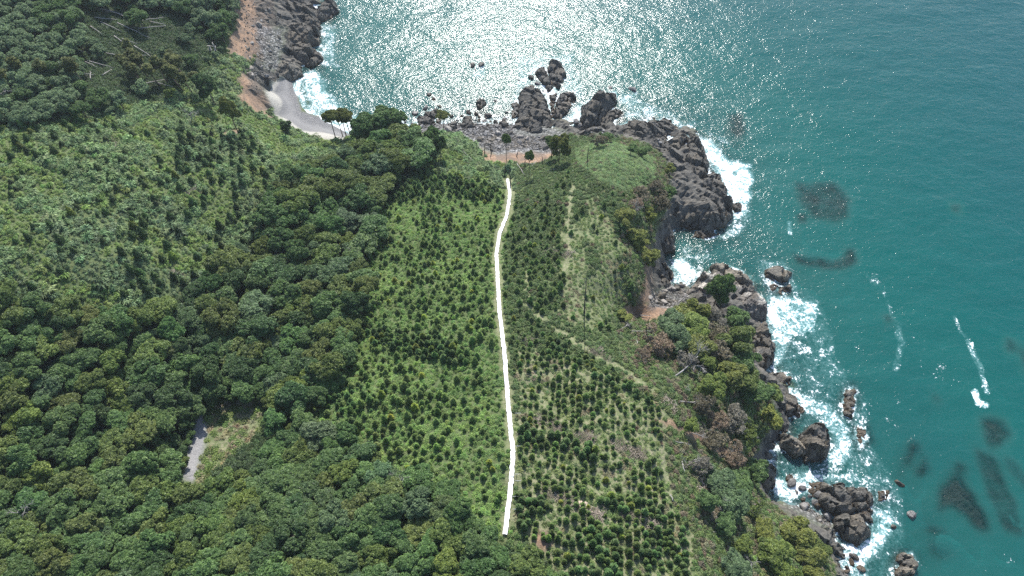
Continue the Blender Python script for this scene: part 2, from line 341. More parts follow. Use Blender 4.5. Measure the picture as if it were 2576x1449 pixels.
# ground
def mat_ground():
    m, n = new_mat('ground_cover'); p = n.pos()
    a = n.sep(n.attr('cover_a').outputs['Vector']); b = n.sep(n.attr('cover_b').outputs['Vector'])
    soil, rock, sand = a; cob, dry, road = b
    n1 = n.noise(p, .25, 5, .6); n2 = n.noise(p, 1.6, 5, .65); n3 = n.noise(p, 7.0, 3, .6)
    col = n.mix(n.mapr(n2, .3, .7), (.06, .08, .03), (.12, .165, .06))
    col = n.mix(n.mapr(n1, .4, .65, 0, .5), col, (.10, .115, .045))
    dcol = n.mix(n.mapr(n2, .35, .65), (.13, .165, .065), (.255, .235, .15)); dcol = n.mix(n.mapr(n3, .45, .7, 0, .5), dcol, (.10, .12, .045))
    col = n.mix(dry, col, dcol)
    scol = n.mix(n.mapr(n2, .3, .7), (.19, .115, .07), (.37, .245, .16)); scol = n.mix(n.mapr(n1, .42, .6, 0, .75), scol, (.125, .095, .075)); scol = n.mix(n.mapr(n3, .5, .7, 0, .6), scol, (.085, .065, .05))
    col = n.mix(soil, col, scol)
    rcol = n.mix(n.mapr(n2, .3, .7), (.057, .054, .047), (.130, .122, .106)); rcol = n.mix(n.mapr(n3, .5, .75, 0, .6), rcol, (.035, .033, .032))
    rcol = n.mix(n.mapr(n1, .5, .7, 0, .5), rcol, (.20, .175, .14))
    col = n.mix(rock, col, rcol)
    vv = n.vor(n.pos(), 1.4); vc = n.mix(n.mapr(n.sep(vv.outputs['Color'])[0], 0, 1, smooth=False), (.12, .118, .116), (.36, .352, .342))
    vc = n.mix(n.mapr(vv.outputs['Distance'], .3, .6, 0, .8), vc, (.04, .04, .04)); col = n.mix(cob, col, vc)
    z = n.sep(p)[2]; zn = n.math('ADD', z, n.math('MULTIPLY', n.math('SUBTRACT', n1, .5), 1.0))
    sc = n.mix(n.mapr(n3, .3, .7), (.145, .143, .143), (.20, .197, .195)); sc = n.mix(n.mapr(zn, 1.1, .4), sc, (.085, .085, .09)); sc = n.mix(n.mapr(zn, 1.8, 2.6), sc, (.34, .325, .29))
    sc = n.mix(n.mapr(zn, -.2, -1.2), sc, (.42, .42, .36))
    sea = n.mapr(z, -.8, -2.2)
    col = n.mix(sand, col, sc); col = n.mix(road, col, n.mix(n.mapr(n3, .3, .7), (.20, .195, .195), (.30, .295, .29)))
    col = n.mix(n.math('MULTIPLY', sea, n.math('SUBTRACT', 1.0, sand)), col, n.mix(n.mapr(n1, .45, .6), (.05, .19, .16), (.04, .15, .13)))
    h = n.math('ADD', n2, n.math('MULTIPLY', n3, .4)); h = n.math('ADD', h, n.math('MULTIPLY', cob, n.mapr(vv.outputs['Distance'], .1, .6, .8, 0)))
    rough = n.math('SUBTRACT', .9, n.math('MULTIPLY', sand, n.mapr(zn, 1.8, .3, 0, .55)), True)
    n.out(n.pbsdf(col, rough, .35, n.bump(h, .8, .35))); return m
M_GROUND = mat_ground()

def mat_water():
    m, n = new_mat('sea_water'); p = n.pos()
    w = n.sep(n.attr('water').outputs['Vector']); depth, foam, shelter = w
    # body of the water: turquoise scatter over the sea bed, thicker with depth
    lp = n.noise(p, .012, 4, .6)
    body = n.mix(n.mapr(depth, 2.0, 9), (.024, .150, .130), (.002, .098, .087)); body = n.mix(n.mapr(depth, 7, 12.5), body, (.001, .066, .072)); body = n.mix(n.mapr(lp, .4, .7, 0, .3), body, (.002, .070, .075))
    op = n.math('SUBTRACT', 1.0, n.math('POWER', 2.718, n.math('MULTIPLY', depth, -.18)))
    tr = n('BsdfTransparent'); n.link(n.mix(n.mapr(depth, 0, 4, smooth=False), (.92, .98, .98), (.08, .50, .58)), tr.inputs[0])
    df = n('BsdfDiffuse'); n.link(body, df.inputs[0])
    mb = n('MixShader'); n.link(op, mb.inputs[0]); n.link(tr.outputs[0], mb.inputs[1]); n.link(df.outputs[0], mb.inputs[2])
    # ripples
    g = n('Mapping'); g.inputs['Rotation'].default_value = (0, 0, math.radians(-22)); g.inputs['Scale'].default_value = (.62, 1.0, 1)
    n.link(p, g.inputs[0])
    r1 = n.noise(g.outputs[0], .55, 3, .6, .3); r2 = n.noise(g.outputs[0], 1.7, 3, .6, .2); r0 = n.noise(g.outputs[0], .09, 2, .5)
    h = n.math('ADD', n.math('MULTIPLY', r1, 1.0), n.math('MULTIPLY', r2, .42)); h = n.math('ADD', h, n.math('MULTIPLY', r0, 2.2))
    nb = n.bump(h, 1.0, WATER_BUMP)
    gl = n('BsdfGlossy'); gl.distribution = 'GGX'; gl.inputs['Roughness'].default_value = .155; gl.inputs['Color'].default_value = (1, 1, 1, 1); n.link(nb, gl.inputs['Normal'])
    fr = n('Fresnel'); fr.inputs['IOR'].default_value = 1.34; n.link(nb, fr.inputs['Normal'])
    ms = n('MixShader'); n.link(n.math('MULTIPLY', fr.outputs[0], .68), ms.inputs[0]); n.link(mb.outputs[0], ms.inputs[1]); n.link(gl.outputs[0], ms.inputs[2])
    # foam: torn lace and strings whose cover follows the foam amount
    wn_ = n('TexNoise'); n.link(p, wn_.inputs['Vector']); wn_.inputs['Scale'].default_value = .22; wn_.inputs['Detail'].default_value = 4
    va = n('VectorMath', operation='SCALE'); n.link(wn_.outputs['Color'], va.inputs[0]); va.inputs['Scale'].default_value = 9.0
    vb = n('VectorMath', operation='ADD'); n.link(p, vb.inputs[0]); n.link(va.outputs[0], vb.inputs[1]); q = vb.outputs[0]
    f1 = n.mapr(n.noise(q, .30, 8, .66), .22, .78, smooth=False); f2 = n.mapr(n.noise(p, 1.7, 6, .75, .6), .25, .75, smooth=False)
    def ridge(sc_):
        a = n.noise(q, sc_, 4, .55); return n.math('SUBTRACT', 1.0, n.math('MULTIPLY', n.math('ABSOLUTE', n.math('SUBTRACT', a, .5)), 7.0), True)
    rd = n.math('MAXIMUM', ridge(.42), n.math('MULTIPLY', ridge(.95), .8))
    ft = n.math('ADD', n.math('ADD', n.math('MULTIPLY', f1, .46), n.math('MULTIPLY', f2, .36)), n.math('MULTIPLY', rd, .16))
    thr = n.math('SUBTRACT', .84, n.math('MULTIPLY', foam, .46))
    ex = n.math('SUBTRACT', ft, thr)
    fm = n.math('MULTIPLY', n.mapr(ex, -.02, .06), n.mapr(foam, .02, .12))
    mk_ = n.math('MULTIPLY', n.mapr(ex, -.26, .05, 0, .72), n.mapr(foam, .3, .8))
    aer = n('BsdfDiffuse'); aer.inputs[0].default_value = (.26, .47, .47, 1)
    ma = n('MixShader'); n.link(mk_, ma.inputs[0]); n.link(ms.outputs[0], ma.inputs[1]); n.link(aer.outputs[0], ma.inputs[2])
    fo = n.pbsdf((.84, .87, .88), .7, .2, n.bump(f2, .5, .25))
    mf = n('MixShader'); n.link(fm, mf.inputs[0]); n.link(ma.outputs[0], mf.inputs[1]); n.link(fo, mf.inputs[2])
    n.out(mf.outputs[0]); return m
WATER_BUMP = 0.35
M_WATER = mat_water()
def mat_plain(name, c, rough=.7, amt=.12, scale=3):
    m, n = new_mat(name); f = n.noise(n.pos(), scale, 4)
    n.out(n.pbsdf(n.mix(n.mapr(f, .3, .7, 0, 1), tuple(x*(1-amt) for x in c), c), rough, .3, n.bump(f, .3, .05))); return m
M_REEF = mat_plain('seaweed_reef', (.030, .030, .022), .9, .5, .5)
M_SHEET = mat_plain('white_sheeting', (.93, .93, .92), .6, .05, 2)
M_STAKE = mat_plain('grey_stake', (.5, .5, .48))
# ------------------------------------------------------------------ mesh helpers
def mesh(name, V, F, mats, mi=None, smooth=False, attrs=None):
    me = bpy.data.meshes.new(name)
    V = np.asarray(V, np.float32).reshape(-1, 3)
    if isinstance(F, np.ndarray) and F.ndim == 2:
        k = F.shape[1]; me.vertices.add(len(V)); me.vertices.foreach_set('co', V.ravel())
        me.loops.add(F.size); me.loops.foreach_set('vertex_index', F.astype(np.int32).ravel())
        me.polygons.add(len(F)); me.polygons.foreach_set('loop_start', np.arange(0, F.size, k, dtype=np.int32))
        me.update(calc_edges=True)
    else:
        me.from_pydata(V.tolist(), [], [tuple(int(i) for i in f) for f in F])
    for m in (mats if isinstance(mats, (list, tuple)) else [mats]): me.materials.append(m)
    if mi is not None: me.polygons.foreach_set('material_index', np.asarray(mi, np.int32))
    me.polygons.foreach_set('use_smooth', np.full(len(me.polygons), bool(smooth)))
    for k, (typ, arr) in (attrs or {}).items():
        at = me.attributes.new(k, typ, 'POINT')
        fld = {'FLOAT': 'value', 'INT': 'value', 'FLOAT_VECTOR': 'vector', 'FLOAT_COLOR': 'color'}[typ]
        at.data.foreach_set(fld, np.asarray(arr, np.int32 if typ == 'INT' else np.float32).ravel())
    me.update(); return me
def link(name, data, parent=None, **props):
    o = bpy.data.objects.new(name, data); COL.objects.link(o)
    if parent is not None: o.parent = parent
    for k, v in props.items():
        if v is not None: o[k] = v
    return o
class Geo:
    """collects pieces: verts, faces (mixed), material index, leaf variation"""
    def __init__(s): s.V = []; s.F = []; s.M = []; s.R = []; s.n = 0
    def add(s, V, F, m=0, r=None):
        V = np.asarray(V, float).reshape(-1, 3)
        s.V.append(V); s.F += [tuple(int(i)+s.n for i in f) for f in F]; s.M += [m]*len(F)
        s.R.append(np.full(len(V), .5) if r is None else np.broadcast_to(np.asarray(r, float), (len(V),))); s.n += len(V)
    def tube(s, P, rad, sides=6, m=0, r=None):
        P = np.asarray(P, float); n = len(P); V = []
        for i in range(n):
            t = P[min(i+1, n-1)] - P[max(i-1, 0)]; t /= np.linalg.norm(t)+1e-9
            u = np.cross(t, (0, 0, 1) if abs(t[2]) < .9 else (1, 0, 0)); u /= np.linalg.norm(u); v = np.cross(t, u)
            for k in range(sides):
                a = 2*math.pi*k/sides; V.append(P[i] + rad[i]*(math.cos(a)*u + math.sin(a)*v))
        F = [(i*sides+k, i*sides+(k+1) % sides, (i+1)*sides+(k+1) % sides, (i+1)*sides+k) for i in range(n-1) for k in range(sides)]
        F += [tuple(range(sides))[::-1], tuple(range((n-1)*sides, n*sides))]
        s.add(V, F, m, r)
    def leaves(s, C, N, size, rg, m=0, aspect=1.6, rnd=None):
        """a pointed leaf card per centre C, facing N"""
        C = np.asarray(C, float); n = len(C); N = N/np.linalg.norm(N, axis=1, keepdims=True)
        T = np.cross(N, rg.normal(size=(n, 3))); T /= np.linalg.norm(T, axis=1, keepdims=True)+1e-9
        B = np.cross(N, T); sz = np.broadcast_to(size, (n,))[:, None]*rg.uniform(.7, 1.3, (n, 1))
        dr = N*sz*.22
        V = np.stack([C - T*sz*.5*aspect - dr, C - B*sz*.5, C + T*sz*.5*aspect - dr, C + B*sz*.5], 1).reshape(-1, 3)
        i = np.arange(n)*4 + s.n
        s.V.append(V); s.F += list(zip(i.tolist(), (i+1).tolist(), (i+2).tolist(), (i+3).tolist())); s.M += [m]*n
        q = rg.random(n) if rnd is None else rnd
        s.R.append(np.repeat(q, 4)); s.n += 4*n
    def mesh(s, name, mats, smooth=False):
        return mesh(name, np.concatenate(s.V), s.F, mats, s.M, smooth, {'rnd': ('FLOAT', np.concatenate(s.R))})
_t = (1+5**.5)/2
ICO_V = np.array([(-1,_t,0),(1,_t,0),(-1,-_t,0),(1,-_t,0),(0,-1,_t),(0,1,_t),(0,-1,-_t),(0,1,-_t),(_t,0,-1),(_t,0,1),(-_t,0,-1),(-_t,0,1)])/math.hypot(1, _t)
ICO_F = [(0,11,5),(0,5,1),(0,1,7),(0,7,10),(0,10,11),(1,5,9),(5,11,4),(11,10,2),(10,7,6),(7,1,8),(3,9,4),(3,4,2),(3,2,6),(3,6,8),(3,8,9),(4,9,5),(2,4,11),(6,2,10),(8,6,7),(9,8,1)]
def sph(rg, n):
    v = rg.normal(size=(n, 3)); return v/np.linalg.norm(v, axis=1, keepdims=True)

# ------------------------------------------------------------------ the ground sheet
def ext(a, far, n=14):
    lo, hi = a[0], a[-1]; g = np.geomspace(1.5, far, n)
    return np.concatenate([lo - g[::-1], a, hi + g])
EX, EY = ext(GX, 900), ext(GY, 700)
def pad(A, fill=None):
    n = 14; return np.pad(A, n, mode='edge')
ZE = pad(ZZ)
XE, YE = np.meshgrid(EX, EY)
ov = np.maximum(np.maximum(GX[0]-XE, XE-GX[-1]), np.maximum(GY[0]-YE, YE-GY[-1])); ov = np.clip(ov, 0, None)
ZE = np.where(ZE > 0, ZE + ov*0.06*np.clip(ZE/20, 0, 1), ZE - ov*0.02)
ZE = ZE - np.clip(YE-GY[-1], 0, None)*.3
ny, nx = XE.shape
ii = (np.arange(ny-1)[:, None]*nx + np.arange(nx-1)[None, :]).ravel()
FQ = np.stack([ii, ii+1, ii+nx+1, ii+nx], 1)
ca = np.stack([pad(np.clip(soil_m, 0, 1)), pad(np.clip(rk, 0, 1)), pad(sand_m)], -1).reshape(-1, 3)
cb = np.stack([pad(cob_m*(1-rk*.7)), pad(np.clip(np.maximum(dry_m*.9, trk_m), 0, 1)), pad(road_m)], -1).reshape(-1, 3)
gm = mesh('terrain', np.stack([XE, YE, ZE], -1), FQ, M_GROUND, None, False, {'cover_a': ('FLOAT_VECTOR', ca), 'cover_b': ('FLOAT_VECTOR', cb)})
link('terrain', gm, kind='structure', label='wooded coastal slope falling to rocky coves and a small beach')

# ------------------------------------------------------------------ unique labels
LAND = [('the lower end of the white path',1270,1345),('the upper end of the white path',1279,455),('the sharp bend high on the white path',1262,575),('the mid-point of the white path',1263,840),('the low bend in the white path',1290,1130),
 ('the pile of cut logs',1465,1272),('the bare grey fallen tree',1760,905),('the lower tip of the grey dirt track',480,1200),('the sunny grass clearing',600,1075),('the upper end of the grey dirt track',510,1040),
 ('the bottom left corner of the photo',0,1449),('the left edge halfway down',0,724),('the top left corner of the photo',0,0),('the bottom edge below the white path',1270,1449),('the bottom edge left of centre',640,1449),
 ('the tan bare patch by the path end',1365,1358),('the umbrella pines on the beach',860,310),('the grey sand beach',760,290),('the orange soil bank',1300,395),('the smooth green hilltop',1540,410),
 ('the orange sandy cove',1640,775),('the pale crusted rock slab',1860,760),('the tan footpath beside the cliff wood',1668,1120),('the bottom end of the footpath',1735,1449),('the sea arch rock',2050,1110),('the rust brown dead crown',1850,1140),
 ('the bottom right rocky point',2130,1290),('the brown eroded bank',620,100),('the blown down logs',330,110),('the leaning pines',440,150),('the slash pile above the log pile',1370,1080),('the slash pile beside the footpath',1560,1130),
 ('the junction of the grassy tracks',1327,772),('the pale hillside',250,550),('the big olive crowns beside the planted slope',830,880),('the left edge three quarters down',0,1087),('the bottom edge right of the path',1600,1449)]
ORD = ['nearest','second nearest','third nearest','fourth nearest','fifth nearest','sixth nearest','seventh nearest','eighth nearest','ninth nearest','tenth nearest']
def ordn(k):
    if k < 10: return ORD[k]
    n = k+1; return '%d%s nearest' % (n, 'th' if 10 <= n % 100 <= 20 else {1: 'st', 2: 'nd', 3: 'rd'}.get(n % 10, 'th'))
def rank_labels(pix, named, fmt, lands=LAND):
    """pix: all of a kind (N,2); named: indices that need labels; fmt(i, phrase) -> label. Unique landmark + rank for each"""
    pix = np.asarray(pix, float); L = np.array([(l[1], l[2]) for l in lands], float)
    D = np.hypot(pix[:, None, 0]-L[None, :, 0], pix[:, None, 1]-L[None, :, 1])
    rk_ = np.argsort(np.argsort(D, 0), 0)
    out = {}
    for i in named:
        j = int(np.argmin(rk_[i] + D[i]*0.004)); out[i] = fmt(i, '%s to %s' % (ordn(int(rk_[i, j])), lands[j][0]))
    return out

# ------------------------------------------------------------------ rocks
ZTOP = ZZ.copy()                                       # highest solid surface, for the water depth
def stamp(V):
    ix = np.rint((V[:, 0]-GX[0])/GS).astype(int); iy = np.rint((V[:, 1]-GY[0])/GS).astype(int)
    ok = (ix >= 0) & (iy >= 0) & (ix < len(GX)) & (iy < len(GY))
    np.maximum.at(ZTOP, (iy[ok], ix[ok]), V[ok, 2])
def rock_mesh(name, outline, h, base, mat, seed, strike=2.55, cell=2.6, s=0.33, under=False, steep=0.5, tilt=(0, 0), lean=.45):
    out = np.array(outline, float)
    P = at_z(out[:, 0], out[:, 1], base + h*lean)
    lo, hi = P.min(0)-1.5, P.max(0)+1.5
    gx = np.arange(lo[0], hi[0], s); gy = np.arange(lo[1], hi[1], s); X, Y = np.meshgrid(gx, gy)
    cx, cy = (lo+hi)/2; span = max(hi[0]-lo[0], hi[1]-lo[1])
    d = sdf(X, Y, P) + (.0 if under else .55) + (fbm(X/2.2, Y/2.2, seed)-.5)*1.6 + (fbm(X/.8, Y/.8, seed+3, 2)-.5)*.5
    inr = max(d.max(), .5); w = max(.6, steep*inr)
    prof = np.clip(d/w, 0, 1)**.42
    a1, b1, e1 = cells(X, Y, cell, strike, seed*7+1, 2.2); a2, b2, e2 = cells(X, Y, cell*.42, strike+.4, seed*7+9, 1.7)
    amp = min(1.0, h/4.0)
    rel = amp*(a1*.8 + b1*.6 - 1.7*(1-sstep(0, .11, e1)) + a2*.2 + b2*.3 - .2*(1-sstep(0, .08, e2)))
    rel += (fbm(X/5, Y/5, seed+11)-.5)*h*.35 + (fbm(X/.6, Y/.6, seed+13, 2)-.5)*.2
    tl = ((X-cx)*tilt[0] + (Y-cy)*tilt[1])/span*h
    Z = base + prof*(h + tl) + rel*np.clip(d/(.4*w), 0, 1)
    if not under:
        dip = (X*math.cos(strike+1.2) + Y*math.sin(strike+1.2))*.42 + (fbm(X/3, Y/3, seed+19)-.5)*.5; bed = .55 + .12*h
        tt = (Z + dip)/bed; fl = np.floor(tt); Zs = (fl + sstep(.55, 1.0, tt-fl))*bed - dip
        Z = np.where(d > .25, Z*.3 + Zs*.7, Z)
    if under: Z = np.minimum(Z, -.55)
    Z = np.where(d < 0, base - .8 + d*1.2, Z); Z = np.maximum(Z, base-3)
    keep = d > -1.0
    idx = -np.ones(X.shape, int); idx[keep] = np.arange(keep.sum())
    q = keep[:-1, :-1] & keep[1:, :-1] & keep[:-1, 1:] & keep[1:, 1:]
    F = np.stack([idx[:-1, :-1][q], idx[:-1, 1:][q], idx[1:, 1:][q], idx[1:, :-1][q]], 1)
    V = np.stack([X[keep], Y[keep], Z[keep]], -1)
    stamp(V)
    c = np.array([cx, cy, base]); me = mesh(name, V-c, F, mat, None, False)
    return me, c
ROCKS = [ # outline, height, base, material key, label
 ([(1308,233),(1338,213),(1361,233),(1378,267),(1388,290),(1385,317),(1355,337),(1315,333),(1288,320),(1308,293)],4.5,-.6,'d','broad dark rock knoll at the head of the cobble cove'),
 ([(1350,180),(1368,168),(1378,187),(1388,217),(1378,230),(1365,207)],3.2,-.6,'d','narrow upright dark rock, left one of the pair off the cove'),
 ([(1381,170),(1388,153),(1411,163),(1420,190),(1405,217),(1391,210)],3.6,-.6,'d','seaward dark rock of the pair off the cove, split on top'),
 ([(1408,237),(1441,233),(1446,247),(1421,287),(1405,300),(1388,293),(1398,267)],3.0,-.6,'d','wedge shaped dark rock ringed by white foam beside the knoll'),
 ([(1384,240),(1398,238),(1394,270),(1390,285),(1384,262)],1.8,-.6,'d','thin low rock rib in the foam channel beside the knoll'),
 ([(1468,267),(1501,240),(1548,232),(1550,247),(1521,283),(1508,307),(1471,320),(1466,293)],6.0,-.6,'d','large slanting dark rock slab pointing out to sea'),
 ([(1488,317),(1521,293),(1551,275),(1566,280),(1541,307),(1521,322),(1500,328)],2.8,-.6,'d','long smooth dark rock tongue below the slanting slab'),
 ([(1548,325),(1588,303),(1628,307),(1655,320),(1651,350),(1621,368),(1581,362),(1560,345)],5.0,-.6,'d','smooth grey rock hump behind the green hilltop'),
 ([(1635,313),(1671,297),(1706,310),(1701,330),(1661,358),(1640,345)],3.6,-.6,'d','jagged rock point splashed by foam behind the hilltop'),
 ([(1668,363),(1718,333),(1733,340),(1715,370),(1691,392),(1668,388)],3.4,-.6,'d','dark blocky rock between two narrow inlets'),
 ([(1640,372),(1668,370),(1690,395),(1672,402),(1648,392)],2.4,.6,'d','low rock shelf below the pines on the hilltop edge'),
 ([(1737,351),(1751,349),(1758,368),(1774,385),(1783,410),(1780,435),(1762,445),(1739,435),(1728,403),(1735,372)],5.0,-.6,'d','tall rugged rock ridge with a square block at its tip'),
 ([(1689,401),(1730,401),(1741,435),(1762,455),(1741,476),(1724,500),(1690,496),(1696,455),(1680,430)],4.6,.2,'d','broken brownish rock ground inshore of the rugged ridge'),
 ([(1772,449),(1793,435),(1812,447),(1828,472),(1830,493),(1814,501),(1783,497),(1751,497),(1760,472)],5.0,-.6,'d','triangular rock face above the widest patch of surf'),
 ([(1712,520),(1751,497),(1814,499),(1841,510),(1841,535),(1824,562),(1783,570),(1720,566),(1700,545)],6.0,-.6,'d','huge flat topped dark rock with a shaded undercut side'),
 ([(1843,514),(1860,514),(1862,530),(1846,541)],1.8,-.5,'d','small algae rimmed rock at the tip of the flat topped rock'),
 ([(1748,583),(1788,580),(1808,590),(1781,601),(1745,596)],1.9,-.6,'d','low rock awash just below the flat topped rock'),
 ([(1625,570),(1691,600),(1694,622),(1660,632),(1632,616)],6.0,-.4,'d','shaded dark cliff foot at the head of the small cove'),
 ([(1632,668),(1676,664),(1693,684),(1680,716),(1650,742),(1626,718)],5.0,-.3,'d','dark lumpy cliff foot above the boulder pocket'),
 ([(1755,700),(1805,693),(1855,713),(1905,736),(1921,760),(1925,796),(1888,808),(1838,794),(1808,778),(1755,760),(1725,742)],7.5,-.6,'p','pale crusted rock slab, the largest on the headland'),
 ([(1791,670),(1821,670),(1868,683),(1888,710),(1875,721),(1838,702),(1793,692)],4.2,-.6,'t','brown layered slab in front of the pale crusted rock'),
 ([(1927,680),(1959,673),(1985,690),(1982,703),(1955,711),(1930,698)],3.2,-.7,'t','ridged sea stack just off the pale crusted slab'),
 ([(1960,723),(1985,721),(1987,733),(1969,742)],2.2,-.6,'d','small rounded rock in foam below the ridged sea stack'),
 ([(1936,716),(1950,712),(1954,726),(1940,730)],1.4,-.5,'d','little brown rock between the sea stack and the slab'),
 ([(1885,840),(1920,815),(1945,870),(1945,900),(1925,930),(1900,925),(1876,890)],6.5,-.6,'d','dark bulging cliff rock below the wooded headland'),
 ([(1932,938),(1972,938),(1985,950),(1982,965),(1940,972)],2.6,-.5,'t','flat grey ledge jutting into surf under the wooded headland'),
 ([(1970,992),(1999,1000),(2019,1029),(2009,1045),(1976,1040)],3.4,-.5,'d','craggy shore rock above the sea arch'),
 ([(2019,1093),(2042,1074),(2069,1074),(2082,1099),(2082,1139),(2065,1155),(2032,1150),(2019,1116)],6.5,-.6,'d','rounded cracked sea rock at the end of the pale spine'),
 ([(1960,1085),(1990,1098),(2022,1112),(2035,1140),(2005,1140),(1970,1115)],4.6,-.2,'t','pale narrow rock spine leading out to the cracked sea rock'),
 ([(2124,993),(2139,973),(2152,983),(2149,1006),(2139,1046),(2125,1043),(2122,1016)],2.2,-.6,'t','thin upright rock ringed by surf, farthest off the headland'),
 ([(2149,1099),(2159,1076),(2172,1076),(2179,1106),(2162,1123)],1.3,-.7,'t','low tan rock awash with foam on its left side'),
 ([(2075,1219),(2119,1221),(2139,1249),(2157,1278),(2119,1298),(2082,1288),(2065,1259)],5.0,-.6,'d','biggest smooth dark rock of the bottom right point'),
 ([(2132,1233),(2179,1233),(2199,1259),(2185,1276),(2157,1281),(2142,1256)],3.4,-.6,'d','low dark rock on the seaward side of the bottom right point'),
 ([(2209,1239),(2232,1236),(2232,1250),(2215,1259)],1.6,-.6,'d','last little rock off the tip of the bottom right point'),
 ([(2099,1305),(2149,1289),(2172,1293),(2182,1333),(2179,1346),(2159,1368),(2132,1352),(2105,1328)],4.8,-.6,'d','striped dark rock below the main rock of the bottom right point'),
 ([(2165,1283),(2192,1286),(2192,1309),(2175,1308)],2.0,-.6,'d','small dark block wedged between striped rock and surf'),
 ([(2269,1396),(2292,1396),(2304,1416),(2295,1445),(2265,1455),(2255,1433),(2266,1414)],3.0,-.6,'t','lone crusted rock at the bottom edge of the sea'),
 ([(2035,1217),(2072,1217),(2072,1234),(2039,1236)],1.5,-.5,'t','brown seaweed covered ledge behind the bottom right point'),
 ([(1905,1172),(1948,1176),(1950,1213),(1925,1236),(1905,1210)],5.0,-.3,'d','shaded cliff foot beside the foamy inlet'),
 ([(797,30),(811,7),(841,7),(846,27),(831,43),(804,52)],4.5,-.6,'d','outermost dark rock at the top of the left shore'),
 ([(704,20),(754,-14),(794,20),(804,63),(764,69),(727,69),(700,50)],5.5,-.3,'d','big dark craggy rock on the upper left shore'),
 ([(706,72),(761,66),(801,69),(799,103),(771,112),(727,106)],5.5,-.4,'d','bulky dark rock second from the top of the left shore'),
 ([(714,120),(754,108),(804,133),(807,150),(784,165),(751,150)],4.6,-.5,'d','pointed dark rock jutting into the bay above the beach'),
 ([(650,176),(694,150),(754,163),(756,183),(711,204),(668,206)],4.5,-.1,'t','greyish layered rock at the upper end of the sand beach'),
 ([(1070,284),(1095,275),(1104,284),(1090,297),(1074,296)],2.4,-.4,'d','largest dark boulder rock on the left of the cobble shore'),
 ([(1052,296),(1085,290),(1090,306),(1058,312)],1.8,.0,'d','flat dark slab half buried in the left cobble shore'),
 ([(1202,256),(1215,252),(1222,262),(1212,272),(1203,268)],2.2,-.5,'d','dark rock cluster standing in glittering water off the cobbles'),
 ([(1288,262),(1300,258),(1304,290),(1290,296)],1.8,-.4,'d','slender dark rock on the left flank of the knoll'),
 ([(1168,297),(1182,292),(1186,315),(1174,322)],2.0,.2,'d','rounded dark boulder rock midway along the cobble shore'),
]
MK = {'d': M_ROCK, 'p': M_ROCKPALE, 't': M_ROCKTAN}
rs = np.random.default_rng(3)
ROCK_OUT = []
for i, (o, h, b, k, lab) in enumerate(ROCKS):
    me, c = rock_mesh('coastal_rock', o, h*.68, b, MK[k], 200+i*5, strike=2.55+rs.normal()*.2, cell=rs.uniform(2.0, 3.0) if h > 3 else 1.6, tilt=(rs.uniform(-.3, .3), rs.uniform(-.1, .5)))
    ob = link('coastal_rock', me, label=lab, category='rock', group='dark rocks along the shore'); ob.location = c
    ROCK_OUT.append(at_z([q[0] for q in o], [q[1] for q in o], .0))
ZSOLID = ZTOP.copy()
def sc_(base, pts): return [(base[0]+x/3, base[1]+y/3) for x, y in pts]
BB, B8 = (1932, 966), (1932, 483)
REEFS = [
 (sc_(BB, [(1560,290),(1640,265),(1760,290),(1790,350),(1810,410),(1730,500),(1650,510),(1590,420)]),-2.3,'round dark reef under water near the right edge'),
 (sc_(BB, [(1520,450),(1570,500),(1680,570),(1740,720),(1810,850),(1870,930),(1840,1000),(1930,1140),(1850,1170),(1730,1120),(1650,950),(1580,760),(1520,540)]),-2.4,'long dark reef under water at the lower right'),
 (sc_(BB, [(1730,560),(1830,620),(1910,720),(1930,870),(1870,820),(1780,700)]),-2.7,'slim dark reef under water beside the right photo edge'),
 (sc_(BB, [(1410,610),(1470,640),(1490,770),(1560,880),(1660,1030),(1660,1110),(1590,1130),(1490,1020),(1360,950),(1270,980),(1250,830),(1330,740)]),-1.2,'arrow shaped brown reef just under the surface'),
 (sc_(BB, [(1060,440),(1120,440),(1110,540),(1040,640),(980,690),(1010,580)]),-1.2,'narrow submerged reef left of the arrow shaped reef'),
 (sc_(BB, [(1170,510),(1210,600),(1200,670),(1110,700),(1090,660),(1150,620)]),-1.7,'hooked submerged reef above the arrow shaped reef'),
 (sc_(BB, [(1160,1090),(1220,1080),(1300,1110),(1270,1150),(1180,1140)]),-1.0,'small submerged rock patch below the arrow shaped reef'),
 (sc_(BB, [(1160,1190),(1260,1220),(1340,1290),(1320,1360),(1200,1350)]),-2.3,'dim submerged rock beside the lone crusted rock'),
 (sc_(BB, [(1210,80),(1260,130),(1250,190),(1210,170)]),-2.4,'tiny dim reef spot off the upright rock'),
 (sc_(BB, [(720,580),(780,590),(760,640),(720,620)]),-2.0,'tiny dim reef spot off the cracked sea rock'),
 (sc_(B8, [(170,480),(280,500),(420,510),(500,540),(580,450),(640,440),(660,510),(600,590),(470,620),(330,590),(200,540)]),-1.7,'crescent shaped dark reef off the small cove'),
 (sc_(B8, [(190,-60),(330,-40),(480,-60),(560,10),(610,80),(600,220),(480,270),(340,230),(240,150),(180,40)]),-2.1,'wide glittering dark reef off the flat topped rock'),
 (sc_(B8, [(200,200),(280,200),(270,260),(200,250)]),-2.3,'little dark patch inshore of the wide reef'),
 (sc_(B8, [(860,970),(900,960),(920,1010),(890,1030)]),-2.3,'small lone dark spot beside the long foam streak'),
 ([(1828,293),(1861,290),(1881,333),(1855,358),(1831,338)],-1.7,'dark reef under glitter off the rugged ridge'),
 (sc_(B8, [(1740,1130),(1830,1150),(1830,1250),(1750,1260)]),-3.0,'faint dark reef above the round reef'),
 (sc_(B8, [(1340,120),(1420,130),(1420,210),(1360,200)]),-3.0,'faint dark reef farthest out in the open bay'),
 ([(2550,880),(2590,900),(2590,960),(2555,950)],-3.0,'faint dark reef cut by the right photo edge'),
]
